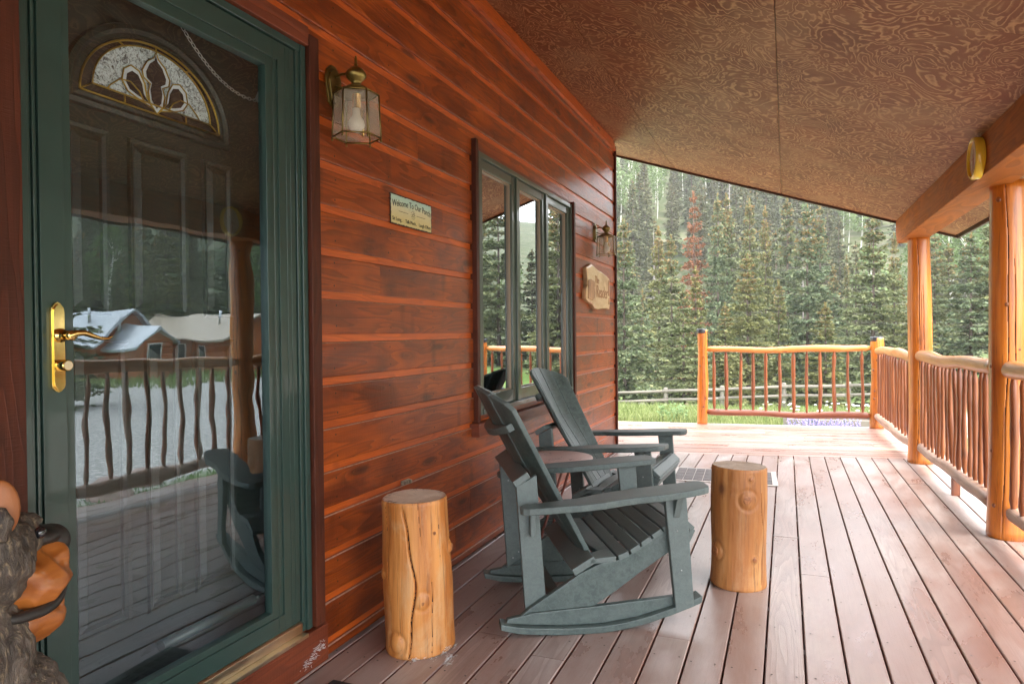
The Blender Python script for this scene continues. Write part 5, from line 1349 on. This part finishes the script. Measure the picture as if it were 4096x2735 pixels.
for k in range(3): b.box((-.75,-.4,k*.155),(.75,-.31,k*.155+.148)); b.box((-.75,.31,k*.155),(.75,.4,k*.155+.148)); b.box((-.75,-.309,k*.155),(-.66,.309,k*.155+.148)); b.box((.66,-.309,k*.155),(.75,.309,k*.155+.148))
b.build('timber_side',GREYW,t,bevel=.008); b=MB(); b.box((-.659,-.309,0),(.659,.309,.40)); b.build('soil',simple('soil',(.10,.07,.05),.95),t)
LEAFP=m_leaf('leafy_plant_leaves',(.17,.26,.10),(.28,.38,.18),(.22,.3,.14))
t=thing('leafy_plant','pale green leafy plant at the meadow edge, left of the open rail post','plant',(pix(2690,1670,17.4).x,17.4,gz(-.5,17.4)))
rs=random.Random(8); b=MB(); s_=MB()
for i in range(70):
    a=rs.uniform(0,6.28); r=.42*math.sqrt(rs.random()); tip=Vector((r*math.cos(a),r*math.sin(a),rs.uniform(.15,.72)*(1.1-r))); s_.tube([(tip.x*.3,tip.y*.3,0),tip*.9],.005,4,0,False)
    for k in range(7):
        q=tip*(1-.06*k); d=Vector((rs.gauss(0,1),rs.gauss(0,1),rs.gauss(.2,.5))).normalized(); w=d.orthogonal().normalized(); b.add([q,q+d*.045+w*.022,q+d*.10,q+d*.045-w*.022],[(0,1,2,3)])
b.build('leaves',LEAFP,t,recalc=False); s_.build('stem',STEMG,t,recalc=False)
WHF=simple('daisy_white',(.85,.84,.80),.6); b=MB(); rs=random.Random(12)
for i in range(46):
    y_=rs.uniform(17,26); x_=CAM.x+y_*math.tan(R(rs.uniform(-2,8))); p=Vector((x_,y_,gz(x_,y_)+rs.uniform(.42,.62))); b.ball(p,(.045,.045,.02),6,4)
struct(b.build('meadow_daisies',WHF,None,recalc=False),'stuff')
ROCK=simple('grey_rock',(.42,.40,.38),.85,0,.3,.6,12); ROCKP=simple('reddish_rock',(.40,.27,.23),.85,0,.3,.6,12)
def rock(x_,y_,r,mat,label,seed,grp):
    b=MB(); rs=random.Random(seed); b.ball((0,0,0),1.,18,12); q=[]
    for v_ in b.v:
        p=Vector(v_); f=1+.28*mn.noise(p*1.3+Vector((seed,0,0)))+.12*mn.noise(p*3.1+Vector((0,seed,0))); q.append((p.x*f*r,p.y*f*r*.8,p.z*f*r*.62))
    b.v=q; b.sm=[False]*len(b.sm); o=b.build('rock',mat,None,(x_,y_,gz(x_,y_)+r*.25),recalc=False); tag(o,label,'rock',grp); return o
for px,Y,r,m_,lab,sd in ((2535,40,.35,ROCK,'pale rock on the green lawn behind the fence, left of the pair',1),(2562,40,.28,ROCK,'smaller pale rock on the green lawn behind the fence, right of the pair',2),(2735,38,.35,ROCKP,'reddish rock behind the fence, beside the second visible post',3),(2775,38,.28,ROCKP,'small reddish rock behind the fence, right of the larger reddish one',4)):
    rock(pix(px,1560,Y).x,Y,r,m_,lab,sd,'rocks behind the fence')
for x_,y_,r,lab,sd in ((5.4,5.6,.26,'brownish rock at the gravel edge, mirrored low in the storm door',5),(5.7,6.3,.2,'small brownish rock at the gravel edge, mirrored beside the larger one',6)): rock(x_,y_,r,ROCKP,lab,sd,'rocks at the gravel edge')

# ================================================================== AIR
b=MB(); b.box((-170,-100,-12),(290,310,150)); hz=b.build('haze',None,None); hz.data.materials.clear()
hm=bpy.data.materials.new('haze_air'); hm.use_nodes=True; hn=hm.node_tree; hn.nodes.remove(hn.nodes['Principled BSDF']); pv_=hn.nodes.new('ShaderNodeVolumePrincipled'); pv_.inputs['Color'].default_value=(1,.98,.95,1); pv_.inputs['Density'].default_value=.0006; pv_.inputs['Anisotropy'].default_value=.2
hn.links.new(pv_.outputs[0],hn.nodes['Material Output'].inputs['Volume']); hz.data.materials.append(hm); struct(hz,'stuff')

# ================================================================== LIGHT
w=bpy.data.worlds.new('World'); sc.world=w; w.use_nodes=True; nt=w.node_tree; bg=nt.nodes['Background']
EL=56; SUN=Vector((.86,-.20,0)).normalized()*math.cos(R(EL))+Vector((0,0,math.sin(R(EL))))
sky=nt.nodes.new('ShaderNodeTexSky'); sky.sky_type='NISHITA'; sky.sun_disc=False; sky.sun_elevation=R(EL); sky.sun_rotation=math.atan2(SUN.x,SUN.y); sky.dust_density=4.; sky.air_density=1.; sky.ozone_density=1.5
tc=nt.nodes.new('ShaderNodeTexCoord'); no=nt.nodes.new('ShaderNodeTexNoise'); no.inputs['Scale'].default_value=2.2; no.inputs['Detail'].default_value=6; nt.links.new(tc.outputs['Generated'],no.inputs['Vector'])
rp=nt.nodes.new('ShaderNodeValToRGB'); rp.color_ramp.elements[0].position=.36; rp.color_ramp.elements[0].color=(.45,.45,.45,1); rp.color_ramp.elements[1].position=.62; rp.color_ramp.elements[1].color=(1,1,1,1); nt.links.new(no.outputs['Fac'],rp.inputs[0])
mx=nt.nodes.new('ShaderNodeMix'); mx.data_type='RGBA'; nt.links.new(rp.outputs[0],mx.inputs[0]); nt.links.new(sky.outputs[0],mx.inputs[6]); mx.inputs[7].default_value=(10.5,10.8,11.2,1)
nt.links.new(mx.outputs[2],bg.inputs[0]); bg.inputs[1].default_value=.13
sl=bpy.data.lights.new('sun','SUN'); sl.energy=1.35; sl.angle=R(30); sl.color=(1,.95,.88); so=bpy.data.objects.new('sun',sl); C.objects.link(so); so.rotation_euler=SUN.to_track_quat('Z','Y').to_euler()
sc.view_settings.view_transform='Standard'; sc.view_settings.look='None'; sc.view_settings.gamma=1; sc.view_settings.exposure=2.25
sc.cycles.max_bounces=8; sc.cycles.transparent_max_bounces=16; sc.cycles.glossy_bounces=4; sc.cycles.sample_clamp_indirect=8
